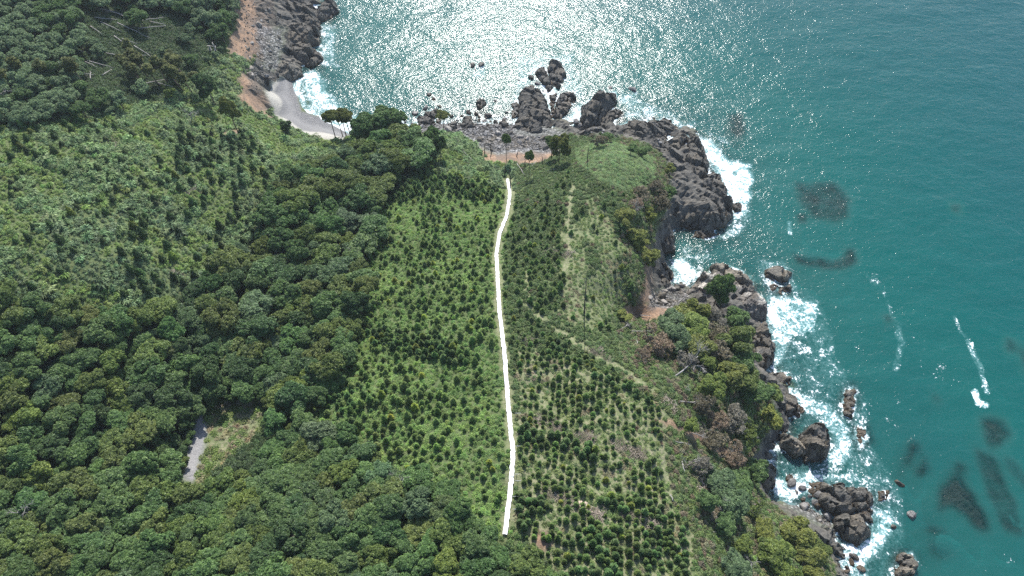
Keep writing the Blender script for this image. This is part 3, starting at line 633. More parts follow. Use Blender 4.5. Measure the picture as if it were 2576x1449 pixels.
for i, (o, top, lab) in enumerate(REEFS):
    hh = 2.6; me, c = rock_mesh('submerged_reef', o, hh, top+.8-hh, M_REEF, 700+i*3, cell=1.8, s=.5, lean=.9, steep=.3, under=True)
    ob = link('submerged_reef', me, label=lab, category='reef', group='reefs under the water'); ob.location = c

# boulders: broken stones, single ones and the cobble shores
def stone(seed, n=16):
    rg = np.random.default_rng(seed); bm = bmesh.new()
    P = sph(rg, n)*rg.uniform(.8, 1.05, (n, 1))*np.array([1.0, rg.uniform(.65, .95), rg.uniform(.5, .8)])
    for p in P: bm.verts.new(p)
    bmesh.ops.convex_hull(bm, input=bm.verts)
    bmesh.ops.delete(bm, geom=[v for v in bm.verts if not v.link_faces], context='VERTS')
    bmesh.ops.bevel(bm, geom=list(bm.edges), offset=.07, segments=1, affect='EDGES')
    me = bpy.data.meshes.new('boulder'); bm.to_mesh(me); bm.free(); return me
STONES = [stone(40+i) for i in range(8)]
for i, me in enumerate(STONES): me.materials.append(M_STONE if i % 2 else M_ROCK)
BZ = [([(935,334),(990,312),(1060,300),(1150,290),(1290,290),(1290,330),(1200,355),(1165,335),(1000,342)], 420, 'on the cobble shore'),
      ([(1200,345),(1290,332),(1300,340),(1400,345),(1430,340),(1425,372),(1390,385),(1330,372),(1240,382),(1210,368)], 420, 'on the cobble bank under the orange soil'),
      ([(1450,322),(1520,325),(1560,345),(1480,345)], 40, 'between the knoll and the slanting slab'),
      ([(1632,742),(1690,722),(1745,735),(1712,768),(1640,772)], 130, 'in the boulder pocket of the orange cove'),
      ([(2010,1262),(2040,1238),(2062,1236),(2085,1290),(2098,1335),(2060,1315)], 90, 'beside the main rock of the bottom right point'),
      ([(2098,1375),(2125,1380),(2150,1450),(2105,1455)], 34, 'in the white surf at the bottom edge'),
      ([(600,-10),(705,30),(700,200),(640,230),(590,130)], 190, 'on the brown eroded bank'),
      ([(1670,690),(1700,690),(1720,725),(1690,735)], 26, 'in the foam of the small cove'),
      ([(1640,345),(1680,350),(1660,372),(1640,368)], 18, 'behind the pines of the hilltop'),
      ([(1965,1195),(2010,1190),(2030,1240),(1965,1260)], 12, 'in the white inlet above the bottom right point')]
SINGLE = [(1188,166,1.5),(1211,164,1.7),(1196,176,.9),(1190,187,.7),(1080,240,1.3),(1091,252,1.2),(1070,272,1.5),(1044,287,1.4),(1106,268,1.0),(992,299,1.5),(962,309,1.2),(1336,197,1.5),(1306,203,.8),
          (1352,214,1.4),(1366,230,.8),(1590,227,1.8),(1535,222,1.0),(1180,285,1.3),(1196,287,1.2),(1245,255,1.0),(2147,1400,1.4),(2141,1416,1.1),(2164,1431,1.2),(2130,1437,1.0),(1985,1205,1.3),(1449,306,1.6),(1460,316,1.2),(2290,1296,1.3),
          (2246,1325,.9),(2262,1216,1.3),(1275,283,1.2),(1270,300,1.0),(1250,318,1.1)]
bx_, by_, br_, bl_ = [], [], [], []
for x, y, r in SINGLE: bx_.append(x); by_.append(y); br_.append(r); bl_.append('standing in the surf')
rb = np.random.default_rng(11)
for poly, n, lab in BZ:
    P = np.array(poly); k = 0
    while k < n:
        q = rb.uniform(P.min(0), P.max(0), (200, 2)); q = q[sdf(q[:, 0], q[:, 1], poly) > 0][:n-k]
        for x, y in q: bx_.append(x); by_.append(y); br_.append(min(1.6, .24+rb.pareto(2.6)*(.42 if lab == 'on the cobble shore' else .32))); bl_.append(lab)
        k += len(q)
bp = hit(bx_, by_, .2); br_ = np.array(br_)
bpx, bpy_, bdep = project(np.column_stack([bp[:, 0], bp[:, 1], bp[:, 2]]))
app = br_/bdep; order = np.argsort(-app); named = order[:240]; rest = order[240:]
blab = rank_labels(np.column_stack([bx_, by_]), named, lambda i, ph: ('large ' if br_[i] > .9 else '')+'angular grey boulder, '+ph)
for i in named:
    o = link('boulder', STONES[int(rb.integers(8))], label=blab[i], category='boulder', group='loose boulders along the shore')
    s = br_[i]; o.scale = (s, s*rb.uniform(.8, 1.1), s); o.rotation_euler = (rb.normal()*.3, rb.normal()*.3, rb.uniform(0, 6.28)); o.location = (bp[i, 0], bp[i, 1], max(bp[i, 2], -.35)+s*.22)

# ------------------------------------------------------------------ countless things: one object of points that carries many copies
def scatter(name, protos, P, rot, scl, idx, tint, label, kind='stuff'):
    c = bpy.data.collections.new(name+'_kinds')
    for i, me in enumerate(protos): c.objects.link(bpy.data.objects.new('%s_kind_%02d' % (name, i), me))
    n = len(P)
    me = mesh(name, P, [], M_LEAF, None, False, {'rot': ('FLOAT_VECTOR', rot), 'scl': ('FLOAT', scl), 'idx': ('INT', idx), 'tint': ('FLOAT_COLOR', np.column_stack([tint, np.ones(n)]))})
    o = link(name, me, kind=kind, label=label)
    g = bpy.data.node_groups.new(name+'_scatter', 'GeometryNodeTree')
    g.interface.new_socket('Geometry', in_out='INPUT', socket_type='NodeSocketGeometry'); g.interface.new_socket('Geometry', in_out='OUTPUT', socket_type='NodeSocketGeometry')
    N = g.nodes.new; gi, go = N('NodeGroupInput'), N('NodeGroupOutput'); iop = N('GeometryNodeInstanceOnPoints'); ci = N('GeometryNodeCollectionInfo')
    ci.inputs['Collection'].default_value = c; ci.inputs['Separate Children'].default_value = True; ci.inputs['Reset Children'].default_value = True
    def na(nm, t):
        a = N('GeometryNodeInputNamedAttribute'); a.data_type = t; a.inputs['Name'].default_value = nm
        return [s for s in a.outputs if s.enabled and s.name == 'Attribute'][0]
    L = g.links.new
    L(gi.outputs[0], iop.inputs['Points']); L(ci.outputs[0], iop.inputs['Instance']); iop.inputs['Pick Instance'].default_value = True
    L(na('idx', 'INT'), iop.inputs['Instance Index']); L(na('rot', 'FLOAT_VECTOR'), iop.inputs['Rotation']); L(na('scl', 'FLOAT'), iop.inputs['Scale']); L(iop.outputs[0], go.inputs[0])
    md = o.modifiers.new('scatter', 'NODES'); md.node_group = g
    return o
# rest of the stones, and finer shingle between them
sx, sy, sr = [np.array(bx_)[rest]], [np.array(by_)[rest]], [br_[rest]]
for poly, n in ((BZ[0][0], 1600), (BZ[1][0], 2200), (BZ[3][0], 500), (BZ[4][0], 300), (BZ[6][0], 250)):
    P = np.array(poly); q = rb.uniform(P.min(0), P.max(0), (n*2, 2)); q = q[sdf(q[:, 0], q[:, 1], poly) > 0]
    sx.append(q[:, 0]); sy.append(q[:, 1]); sr.append(rb.uniform(.1, .3, len(q)))
sx, sy, sr = map(np.concatenate, (sx, sy, sr)); sp = hit(sx, sy, .1); n = len(sp); sp[:, 2] = ground(sp[:, 0], sp[:, 1]) + sr*.2
keep = sp[:, 2] > -.4; sp, sr = sp[keep], sr[keep]; n = len(sp)
scatter('shore_cobbles', STONES, sp, np.column_stack([rb.normal(size=n)*.4, rb.normal(size=n)*.4, rb.uniform(0, 6.28, n)]), sr, rb.integers(0, 8, n), np.full((n, 3), .3), 'grey cobbles and shingle strewn between the boulders')

# ------------------------------------------------------------------ the sea
WS = 0.75
WX = np.arange(-110, 232, WS); WY = np.arange(-20, 285, WS)
def exts(a, n=26, far=9000.0):
    g = np.geomspace(2.0, far, n); return np.concatenate([a[0]-g[::-1], a, a[-1]+g])
EWX, EWY = exts(WX), exts(WY); WXX, WYY = np.meshgrid(EWX, EWY)
zt = gsample(ZTOP, WXX, WYY) - np.clip(WYY-GY[-1]-6, 0, None)*.3
outside = (WXX < GX[0]) | (WXX > GX[-1]) | (WYY < GY[0]) | (WYY > GY[-1])
depth = np.clip(-zt, 0, 14)
# soften the depth a little, as water blurs what lies in it
core = depth.copy()
for _ in range(2):
    core[1:-1, 1:-1] = (core[1:-1, 1:-1]*2 + core[:-2, 1:-1] + core[2:, 1:-1] + core[1:-1, :-2] + core[1:-1, 2:])/6
depth = np.where(outside, 12.0, core)
WPX, WPY, _ = project(np.stack([WXX, WYY, 0*WXX], -1))
FOAMP = [ # outline, amount
 ([(1915,690),(2040,730),(2100,800),(2110,900),(2190,1000),(2200,1120),(2280,1230),(2290,1460),(2090,1460),(2050,1290),(1930,1250),(1920,1160),(2000,1080),(1940,950),(1915,800)],.47),
 ([(1740,335),(1790,350),(1835,395),(1888,415),(1895,500),(1872,552),(1838,572),(1825,500),(1795,440),(1765,395)],0.85),
 ([(1690,300),(1745,305),(1752,340),(1712,345)],0.77),
 ([(1925,735),(1985,735),(2065,765),(2055,835),(1995,850),(1978,905),(1945,945),(1935,880),(1920,800)],0.72),
 ([(1930,770),(1965,760),(1960,850),(1945,880)],0.90),
 ([(1985,965),(2020,985),(2095,1010),(2125,1050),(2155,1110),(2135,1180),(2065,1160),(2090,1120),(2065,1060),(2015,1045)],.70),
 ([(1985,965),(2010,985),(2025,1040),(2000,1050),(1985,1000)],0.85),
 ([(1945,1205),(2030,1180),(2140,1200),(2190,1212),(2150,1222),(2060,1216),(2035,1245),(1990,1265),(1945,1258)],0.77),
 ([(1945,1215),(2000,1225),(2030,1240),(1990,1262),(1948,1255)],0.95),
 ([(1930,1160),(2000,1155),(2140,1165),(2140,1195),(2020,1185),(1950,1195)],.5),
 ([(2190,1275),(2240,1265),(2255,1330),(2225,1385),(2180,1435),(2200,1470),(2105,1470),(2095,1360),(2150,1372),(2180,1345)],0.74),
 ([(2105,1365),(2160,1370),(2200,1340),(2225,1350),(2190,1410),(2140,1400),(2120,1440)],0.95),
 ([(2200,1390),(2280,1380),(2320,1420),(2300,1460),(2200,1470)],.50),
 ([(1688,655),(1720,648),(1765,690),(1745,706),(1722,728),(1686,715)],0.77),
 ([(1700,600),(1760,600),(1800,640),(1780,690),(1700,660)],.45),
 ([(1765,660),(1800,655),(1900,690),(1930,730),(1890,715),(1800,672)],.62),
 ([(1900,640),(2000,660),(2010,740),(1910,730)],.55),
 ([(1810,580),(1850,560),(1880,520),(1900,540),(1860,600),(1790,612)],.60),
 ([(732,190),(756,196),(772,255),(800,280),(850,300),(905,335),(850,348),(805,312),(757,285),(742,240)],0.88),
 ([(745,190),(800,165),(840,250),(900,300),(950,325),(850,335),(780,300)],.74),([(800,40),(850,60),(860,180),(800,170)],.55),
 ([(1290,130),(1450,130),(1480,240),(1420,320),(1290,310)],.52),([(1560,230),(1720,290),(1700,310),(1560,310)],.55),([(770,105),(815,95),(815,125),(770,130)],0.77),([(800,50),(830,45),(815,170),(795,150)],.6),([(770,-20),(800,-20),(812,8),(790,28),(770,20)],0.90),
 ([(1288,240),(1312,228),(1306,300),(1288,302)],.8),([(1358,215),(1402,218),(1408,240),(1395,300),(1380,265),(1362,232)],0.85),
 ([(1416,295),(1440,260),(1472,262),(1468,320),(1440,318),(1410,312)],0.77),([(1550,240),(1600,225),(1600,245),(1560,270)],.7),
 ([(1170,150),(1230,150),(1225,200),(1175,200)],.55),([(930,312),(1060,295),(1290,285),(1290,305),(1060,318),(940,332)],.6),
 ([(1640,318),(1670,318),(1660,330),(1640,330)],.8),
 ([(2105,965),(2165,960),(2170,1060),(2110,1065)],.58),([(2130,1070),(2190,1070),(2200,1140),(2140,1140)],.50),
 ([(2000,860),(2060,880),(2080,960),(2000,950)],.42),([(2050,770),(2110,790),(2100,860),(2050,850)],.38),
 ([(1860,380),(1960,480),(1960,620),(1890,560),(1890,430)],.34),([(1740,300),(1830,330),(1880,400),(1800,370)],.45),
 ([(2140,1140),(2230,1180),(2300,1250),(2240,1280),(2180,1230)],.36),([(2440,1395),(2576,1370),(2590,1460),(2440,1440)],.34)]
foam = np.zeros_like(depth); wxx = (fbm(WXX/5, WYY/5, 61)-.5)*36; wyy = (fbm(WXX/5, WYY/5, 62)-.5)*36
infr = (WPX > -300) & (WPX < W+300) & (WPY > -300) & (WPY < H+300)
fpx, fpy = WPX[infr] + wxx[infr]*.7, WPY[infr] + wyy[infr]*.7
fv = np.zeros(len(fpx))
for poly, a in FOAMP: fv = np.maximum(fv, a*sstep(-26, 22, sdf(fpx, fpy, poly)))
# lines of drifting foam
for line, w_, a in (([(2180,690),(2225,740),(2250,800),(2262,850)],9,.42),([(2258,835),(2268,860),(2255,905),(2250,925)],14,.50),([(2262,820),(2262,850)],11,.50),([(2400,795),(2420,840),(2450,890)],8,.50),([(2440,870),(2470,940),(2482,985)],11,.55),
                    ([(2450,985),(2458,1012),(2480,1020)],11,.78),([(2150,830),(2160,900)],22,.34),([(2300,850),(2340,930),(2420,950)],34,.33),([(2200,690),(2210,720)],10,.40),([(2210,1130),(2260,1010)],30,.28),([(2270,1190),(2330,1250)],30,.30),
                    ([(1990,585),(1985,560)],10,.6),([(2100,880),(2130,960)],30,.34)):
    fv = np.maximum(fv, a*(1-sstep(w_*.4, w_*1.5, linedist(WPX[infr]+wxx[infr]*.35, WPY[infr]+wyy[infr]*.35, line))))
# surf that clings to every rock and to the open shore
wxi, wyi = WXX[infr], WYY[infr]
near = np.full(len(wxi), 99.0)
for o in ROCK_OUT:
    m_ = (wxi > o[:, 0].min()-6) & (wxi < o[:, 0].max()+6) & (wyi > o[:, 1].min()-6) & (wyi < o[:, 1].max()+6)
    if m_.any(): near[m_] = np.minimum(near[m_], -sdf(wxi[m_], wyi[m_], o))
near = np.clip(near, 0, None)
fv = np.maximum(fv, .72*np.exp(-near/1.5)*(.6+.8*fbm(wxi/5, wyi/5, 71))); fv = np.maximum(fv, .40*np.exp(-near/4.5))
dd = np.where(gsample(ZSOLID, wxi, wyi) > -1.2, depth[infr], 9.0); fv = np.maximum(fv, .62*sstep(.9, .15, dd)*(.5+fbm(wxi/6, wyi/6, 77)))
fv = np.clip(fv, 0, 1.05)
foam[infr] = fv
ny, nx = WXX.shape; ii = (np.arange(ny-1)[:, None]*nx + np.arange(nx-1)[None, :]).ravel(); FQ = np.stack([ii, ii+1, ii+nx+1, ii+nx], 1)
swell = (fbm(WXX/9, WYY/5, 81, 3)-.5)*.35; swell = np.where(outside, 0, swell)
zq = zt.ravel()[FQ].min(1); FQ = FQ[zq < 2.5]                 # no water sheet under the hills
wm = mesh('sea', np.stack([WXX, WYY, swell], -1), FQ, M_WATER, None, True, {'water': ('FLOAT_VECTOR', np.stack([depth, foam, 0*foam], -1).reshape(-1, 3))})
link('sea', wm, kind='structure', label='turquoise sea with sun glitter and white surf along the rocks')

# ------------------------------------------------------------------ plants: shapes
def lobes_round(rg, R, Hh):
    n = int(rg.integers(6, 10)); L = [((rg.normal()*.25*R, rg.normal()*.25*R, Hh), R*.5)]
    for i in range(n):
        a = i*6.283/n + rg.uniform(-.4, .4); d = R*rg.uniform(.3, .85)
        L.append(((d*math.cos(a), d*math.sin(a), Hh - R*rg.uniform(-.1, .6)), R*rg.uniform(.24, .48)))
    return L
def crown(rg, L, clump=.8, per=42, leaf=.36, flat=.8, core=True, m=0, cover=1.0, spread=.35):
    G = Geo()
    for c, r in L:
        c = np.array(c); nc = int(cover*max(6, 7.5*(r/clump)**2))
        D = sph(rg, nc); D[:, 2] = np.where(D[:, 2] < -.35, -D[:, 2], D[:, 2])
        C = c + D*np.array([r, r, r*flat])*rg.uniform(.72, 1.0, (nc, 1))
        if core: G.add(ICO_V*np.array([r, r, r*flat])*.70 + c, ICO_F, m, .12)
        for q, dq in zip(C, D):
            rr = clump*rg.uniform(.6, 1.15); sh = rg.uniform(.0, 1.0)
            d2 = sph(rg, per) + dq*.55 + np.array([0, 0, .35]); d2 /= np.linalg.norm(d2, axis=1, keepdims=True)
            P = q + d2*rr*rg.uniform(.55, 1.0, (per, 1))*np.array([1, 1, .8])
            Nn = d2 + rg.normal(size=(per, 3))*spread + np.array([0, 0, .3])
            G.leaves(P, Nn, leaf, rg, m, 1.5, np.clip(sh + rg.normal(size=per)*.2, 0, 1))
    return G
def limbs(rg, L, Hb, r0, lean=(0, 0), m=0, sides=6):
    G = Geo(); top = np.array([lean[0], lean[1], Hb])
    P = [np.array([0, 0, -.8]), np.array([lean[0]*.3, lean[1]*.3, Hb*.35])+rg.normal(size=3)*.06, top]
    G.tube(P, [r0*1.25, r0*.9, r0*.62], sides, m)
    for c, r in L:
        c = np.array(c); mid = (top + c)/2 + rg.normal(size=3)*.2*r; mid[2] -= .15*r
        G.tube([top - (0, 0, .15), mid, c + np.array([0, 0, r*.3])], [r0*.5, r0*.3, r0*.12], 5, m)
    return G
TREES = {}; WHOLE = []
def reg(key, Gc, Gt, mc, mt):
    TREES.setdefault(key, []).append((Gt.mesh(key+'_trunk', [mt], True), Gc.mesh(key+'_crown', [mc])))
    if key in ('round', 'tight'):
        J = Geo(); J.V = Gc.V + Gt.V; J.R = Gc.R + Gt.R; J.M = [0]*len(Gc.F) + [1]*len(Gt.F); J.F = Gc.F + [tuple(i+Gc.n for i in f) for f in Gt.F]; J.n = Gc.n + Gt.n
        WHOLE.append(J.mesh(key+'_tree', [mc, mt]))
for i in range(7):
    rg = np.random.default_rng(900+i); R = 3.6; Hh = rg.uniform(5.0, 6.6)
    L = lobes_round(rg, R, Hh); reg('round', crown(rg, L, rg.uniform(.5, .8), 40, .33), limbs(rg, L, Hh*.5, .24), M_LEAF, M_BARK)
for i in range(4):                                       # fine leaved, tighter crowns
    rg = np.random.default_rng(950+i); R = 3.6; Hh = rg.uniform(5.6, 7)
    L = lobes_round(rg, R, Hh); L += [((rg.normal()*1.2, rg.normal()*1.2, Hh+.8), 1.2)]
    reg('tight', crown(rg, L, .5, 28, .28, .85), limbs(rg, L, Hh*.5, .22), M_LEAF, M_BARK)
for i in range(4):                                       # flat topped shore pine
    rg = np.random.default_rng(1000+i); Hh = 8.0; n = 7; ln = (rg.uniform(-1, 1), rg.uniform(-.5, .5))
    L = [((ln[0]+2.3*math.cos(a)*rg.uniform(.5, 1), ln[1]+2.3*math.sin(a)*rg.uniform(.5, 1), Hh+rg.uniform(-.6, .3)), rg.uniform(1.0, 1.5)) for a in np.arange(n)*6.283/n] + [((ln[0], ln[1], Hh+.3), 1.6)]
    reg('umbrella', crown(rg, L, .55, 34, .28, .45), limbs(rg, L, Hh*.72, .2, ln), M_NEEDLE, M_BARK)
for i in range(4):                                       # slim pine, foliage only high up
    rg = np.random.default_rng(1050+i); Hh = 11.0; ln = (rg.uniform(-.6, .6), rg.uniform(-.6, .6))
    L = [((ln[0]*t+rg.normal()*.35, ln[1]*t+rg.normal()*.35, Hh*t), r) for t, r in ((.66, .8), (.74, 1.1), (.83, 1.1), (.92, .85), (1.0, .5))]
    reg('slim', crown(rg, L, .5, 30, .28, .8), limbs(rg, L, Hh*.62, .16, ln), M_NEEDLE, M_BARK)
for i in range(4):                                       # spreading pine with open tiers
    rg = np.random.default_rng(1100+i); Hh = 6.5
    L = [((2.4*rg.uniform(.2, 1)*math.cos(a), 2.4*rg.uniform(.2, 1)*math.sin(a), Hh*rg.uniform(.55, 1.0)), rg.uniform(.8, 1.3)) for a in rg.uniform(0, 6.283, 9)]
    reg('tier', crown(rg, L, .55, 34, .30, .55), limbs(rg, L, Hh*.5, .2), M_NEEDLE, M_BARK)
for i in range(4):                                       # thin, dying crown
    rg = np.random.default_rng(1150+i); Hh = 4.8; L = lobes_round(rg, 3.2, Hh)
    Gt = limbs(rg, L, Hh*.45, .2)
    for c, r in L:
        for d in sph(rg, 9): Gt.tube([np.array(c), np.array(c)+d*r*.6+(0, 0, .2), np.array(c)+d*r*1.05+(0, 0, .35)], [.06, .04, .015], 4)
    reg('dying', crown(rg, L, .6, 26, .26, .8, core=False, cover=.5, spread=.8), Gt, M_LEAF, M_PALE)
def bare(seed, Hh, mat, spread=.75, lv=3, r0=.13):
    rg = np.random.default_rng(seed); G = Geo()
    def br(p, d, l, r, k):
        P = [p]; q = p; dd = d
        for s in range(3):
            dd = dd + rg.normal(size=3)*.16; dd /= np.linalg.norm(dd); q = q + dd*l/3; P.append(q)
        G.tube(P, [r, r*.85, r*.68, r*.45], 5 if k < 2 else 4)
        if k < lv:
            for j in range(int(rg.integers(3, 6))):
                t = rg.uniform(.35, 1); b = P[1+int(t*2)]; nd = dd + rg.normal(size=3)*spread; nd /= np.linalg.norm(nd)
                br(b, nd, l*rg.uniform(.45, .7), r*.5, k+1)
    br(np.array([0, 0, -.3]), np.array([0, 0, 1.0]), Hh*.6, r0, 0)
    return G.mesh('bare_tree', [mat], True)
BARE = [bare(1200+i, 7.0, M_PALE) for i in range(4)]
def pole(seed, mat, L=10.0, r=.17, stubs=5):
    rg = np.random.default_rng(seed); G = Geo(); n = 6; P = [np.array([rg.normal()*.02*i, rg.normal()*.02*i, L*i/(n-1)]) for i in range(n)]
    G.tube(P, [r*(1-.6*i/(n-1)) for i in range(n)], 6)
    for _ in range(stubs):
        t = rg.uniform(.3, .95); p = P[int(t*(n-1))]; a = rg.uniform(0, 6.283); l = rg.uniform(.3, 1.1)
        G.tube([p, p+np.array([math.cos(a)*l, math.sin(a)*l, l*.5])], [r*.3, r*.1], 4)
    return G.mesh('log', [mat], True)
LOGS = [pole(1300+i, M_PALE) for i in range(4)]; SNAGS = [pole(1320+i, M_CHAR, 8.0, .16, 7) for i in range(3)]; CUT = [pole(1340+i, M_LOG, 3.0, .13, 0) for i in range(3)]
def conifer(seed):
    rg = np.random.default_rng(seed); G = Geo(); Hh, R = 1.95, rg.uniform(.74, .9); n = 230
    t = rg.random(n)**1.25; a = rg.uniform(0, 6.283, n); r = R*np.clip(1.05-t, 0, 1)**.55*np.where(t < .15, .75, 1)
    rr = r*rg.uniform(.5, 1.08, n); P = np.column_stack([rr*np.cos(a), rr*np.sin(a), .22+t*(Hh-.2)])
    Nn = np.column_stack([np.cos(a)*.7, np.sin(a)*.7, np.full(n, .8)]) + rg.normal(size=(n, 3))*.35
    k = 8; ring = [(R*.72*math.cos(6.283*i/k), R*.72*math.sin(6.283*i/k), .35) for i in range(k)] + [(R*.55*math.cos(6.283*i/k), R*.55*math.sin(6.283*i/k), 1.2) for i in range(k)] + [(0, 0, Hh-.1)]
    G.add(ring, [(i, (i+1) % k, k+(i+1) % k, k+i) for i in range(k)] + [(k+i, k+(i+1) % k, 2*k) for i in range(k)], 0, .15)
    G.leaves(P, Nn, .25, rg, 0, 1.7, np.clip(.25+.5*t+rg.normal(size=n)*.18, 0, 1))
    G.tube([(0, 0, -.3), (0, 0, .5)], [.05, .04], 5, 1)
    return G.mesh('young_conifer', [M_NEEDLE, M_BARK])
CONIF = [conifer(1400+i) for i in range(6)]
def bush(seed, n=120, leaf=.17, R=.72, Hh=.62):
    rg = np.random.default_rng(seed); G = Geo(); D = sph(rg, n); D[:, 2] = abs(D[:, 2])
    G.add(ICO_V*np.array([R*.72, R*.72, Hh*.75]), ICO_F, 0, .1)
    lump = 1+.18*np.sin(D[:, 0]*5+seed)*np.cos(D[:, 1]*5)
    G.leaves(D*np.array([R, R, Hh])*(rg.uniform(.75, 1.05, n)*lump)[:, None], D + rg.normal(size=(n, 3))*.45 + (0, 0, .25), leaf, rg, 0, 1.5); return G.mesh('bush', [M_LEAF])
def tussock(seed, n=70, Hh=.75, w=.055):
    rg = np.random.default_rng(seed); G = Geo(); V = []; F = []; Rn = []
    for i in range(n):
        a = rg.uniform(0, 6.283); o = rg.uniform(0, .25); s = rg.uniform(.35, .8); h = Hh*rg.uniform(.6, 1.1); b = rg.uniform(0, 6.283)
        d = np.array([math.cos(a), math.sin(a), 0]); p = np.array([math.cos(b), math.sin(b), 0])*o; t = np.array([-d[1], d[0], 0])*w
        k = len(V); V += [p-t, p+t, p+d*s*.5+(0, 0, h)+t*1.2, p+d*s*.5+(0, 0, h)-t*1.2, p+d*s+(0, 0, h*.75)]; F += [(k, k+1, k+2, k+3), (k+3, k+2, k+4)]; Rn += [rg.random()]*5
    G.add(V, F, 0, Rn); return G.mesh('tussock', [M_GRASS])
def vine(seed, n=90, R=.85, leaf=.22):
    rg = np.random.default_rng(seed); G = Geo(); r = R*np.sqrt(rg.random(n)); a = rg.uniform(0, 6.283, n)
    z = .12+.35*(1-(r/R)**2)*rg.uniform(.5, 1.2, n)+.12*rg.random(n)
    G.leaves(np.column_stack([r*np.cos(a), r*np.sin(a), z]), np.column_stack([rg.normal(size=n)*.4, rg.normal(size=n)*.4, np.ones(n)]), leaf, rg, 0, 1.2); return G.mesh('vine_leaves', [M_LEAF])
COVER = [bush(1500), bush(1501), bush(1502, 150, .15, .8, .75), tussock(1510), tussock(1511, 80, .6), vine(1520), vine(1521, 110, .9, .19), tussock(1530, 40, .38, .04), tussock(1531, 34, .3, .04)]

def place_tree(name, key, p, s, tint, label, cat='tree', group=None, lean=None, rg=None, hs=1.0):
    rg = rg or R0; v = TREES[key][int(rg.integers(len(TREES[key])))]
    e = link(name, None, label=label, category=cat, group=group); e.empty_display_size = .5
    e.location = p; e.scale = (s*rg.uniform(.85, 1.2), s*rg.uniform(.85, 1.2), s*hs); e.rotation_euler = (lean[0] if lean else 0, lean[1] if lean else 0, 0)
    rz = rg.uniform(0, 6.283)
    for nm, me in (('trunk', v[0]), ('crown', v[1])):
        c = link(nm, me, e); c.rotation_euler = (0, 0, rz); c['tint'] = [float(x) for x in tint]
    return e

# ------------------------------------------------------------------ broadleaf wood
CLEAR = [(500,1025),(560,995),(655,1010),(655,1080),(590,1135),(530,1190),(500,1225),(462,1205),(468,1150)]
FOREST = [(-120,720),(120,755),(230,775),(330,800),(470,735),(545,650),(640,600),(655,490),(710,440),(790,400),(850,390),(960,310),(1060,325),(1085,380),(1010,410),(960,470),(950,560),(905,640),(925,720),(880,840),(850,950),(770,1005),(680,1040),
          (760,1060),(860,1075),(900,1125),(1000,1180),(1100,1215),(1200,1305),(1270,1365),(1330,1410),(1400,1470),(1400,1560),(-120,1560)]
TOPWOOD = [(-120,-90),(600,-90),(585,40),(560,110),(480,190),(410,250),(200,285),(40,300),(-120,310)]
T_GREEN, T_BLUE, T_OLIVE, T_YELL, T_DARK = (.106,.182,.056), (.122,.190,.084), (.134,.182,.048), (.165,.225,.050), (.076,.135,.046)
T_PALE = (.172,.248,.118)
CN = {T_PALE: 'pale green', T_GREEN: 'mid green', T_BLUE: 'grey green', T_OLIVE: 'olive green', T_YELL: 'yellow green', T_DARK: 'dark green'}
KEYT = [(985,335,42,'O','round'),(1032,350,36,'G','round'),(1085,345,24,'G','tight'),(868,385,30,'B','round'),(945,392,42,'O','tight'),(845,428,36,'D','round'),(895,468,46,'O','tight'),(822,500,50,'O','tight'),(745,520,52,'O','tight'),(700,572,42,'O','tight'),
 (765,590,38,'O','round'),(660,610,34,'O','round'),(872,598,26,'Y','tight'),(580,702,40,'D','round'),(705,690,42,'D','round'),(852,742,46,'O','tight'),(785,690,38,'B','round'),(740,770,34,'Y','tight'),(655,830,48,'D','tight'),(830,838,46,'O','tight'),
 (800,895,44,'O','tight'),(760,965,36,'Y','tight'),(865,668,36,'B','round'),(640,770,42,'B','round'),(560,800,46,'O','tight'),(600,880,44,'O','tight'),(700,860,36,'B','round'),(500,850,40,'B','round'),(520,940,44,'D','tight'),(430,830,40,'G','round'),
 (620,930,40,'D','round'),(690,960,38,'B','round'),(412,1062,46,'G','tight'),(430,1000,40,'D','round'),(340,1090,52,'O','tight'),(352,1185,56,'G','round'),(400,1130,40,'G','round'),(722,1098,40,'G','round'),(810,1085,46,'B','round'),(660,1175,40,'D','round')]
TK = {'G': T_GREEN, 'B': T_BLUE, 'O': T_OLIVE, 'Y': T_YELL, 'D': T_DARK}
rt = np.random.default_rng(21)
cand = [(x, y, r*.88, TK[t], k) for x, y, r, t, k in KEYT]
def poly_samples(poly, n, rg):
    P = np.array(poly); q = rg.uniform(P.min(0), P.max(0), (n, 2)); return q[sdf(q[:, 0], q[:, 1], poly) > 0]
acc = []   # (x, y, z, radius m, tint, key, px, py)
def try_add(x, y, rad_px, tint, key, sep_, force=False):
    p = hit1(x, y, 5.0); dep = project(p)[2]; r = rad_px*float(dep)/FP
    if not force:
        if p[2] < 1.5: return False
        for a in acc:
            if math.hypot(a[0]-p[0], a[1]-p[1]) < sep_*(a[3]+r): return False
    acc.append((p[0], p[1], p[2], r, tint, key, x, y)); return True
for x, y, r, t, k in cand: try_add(x, y, r, t, k, 0, True)
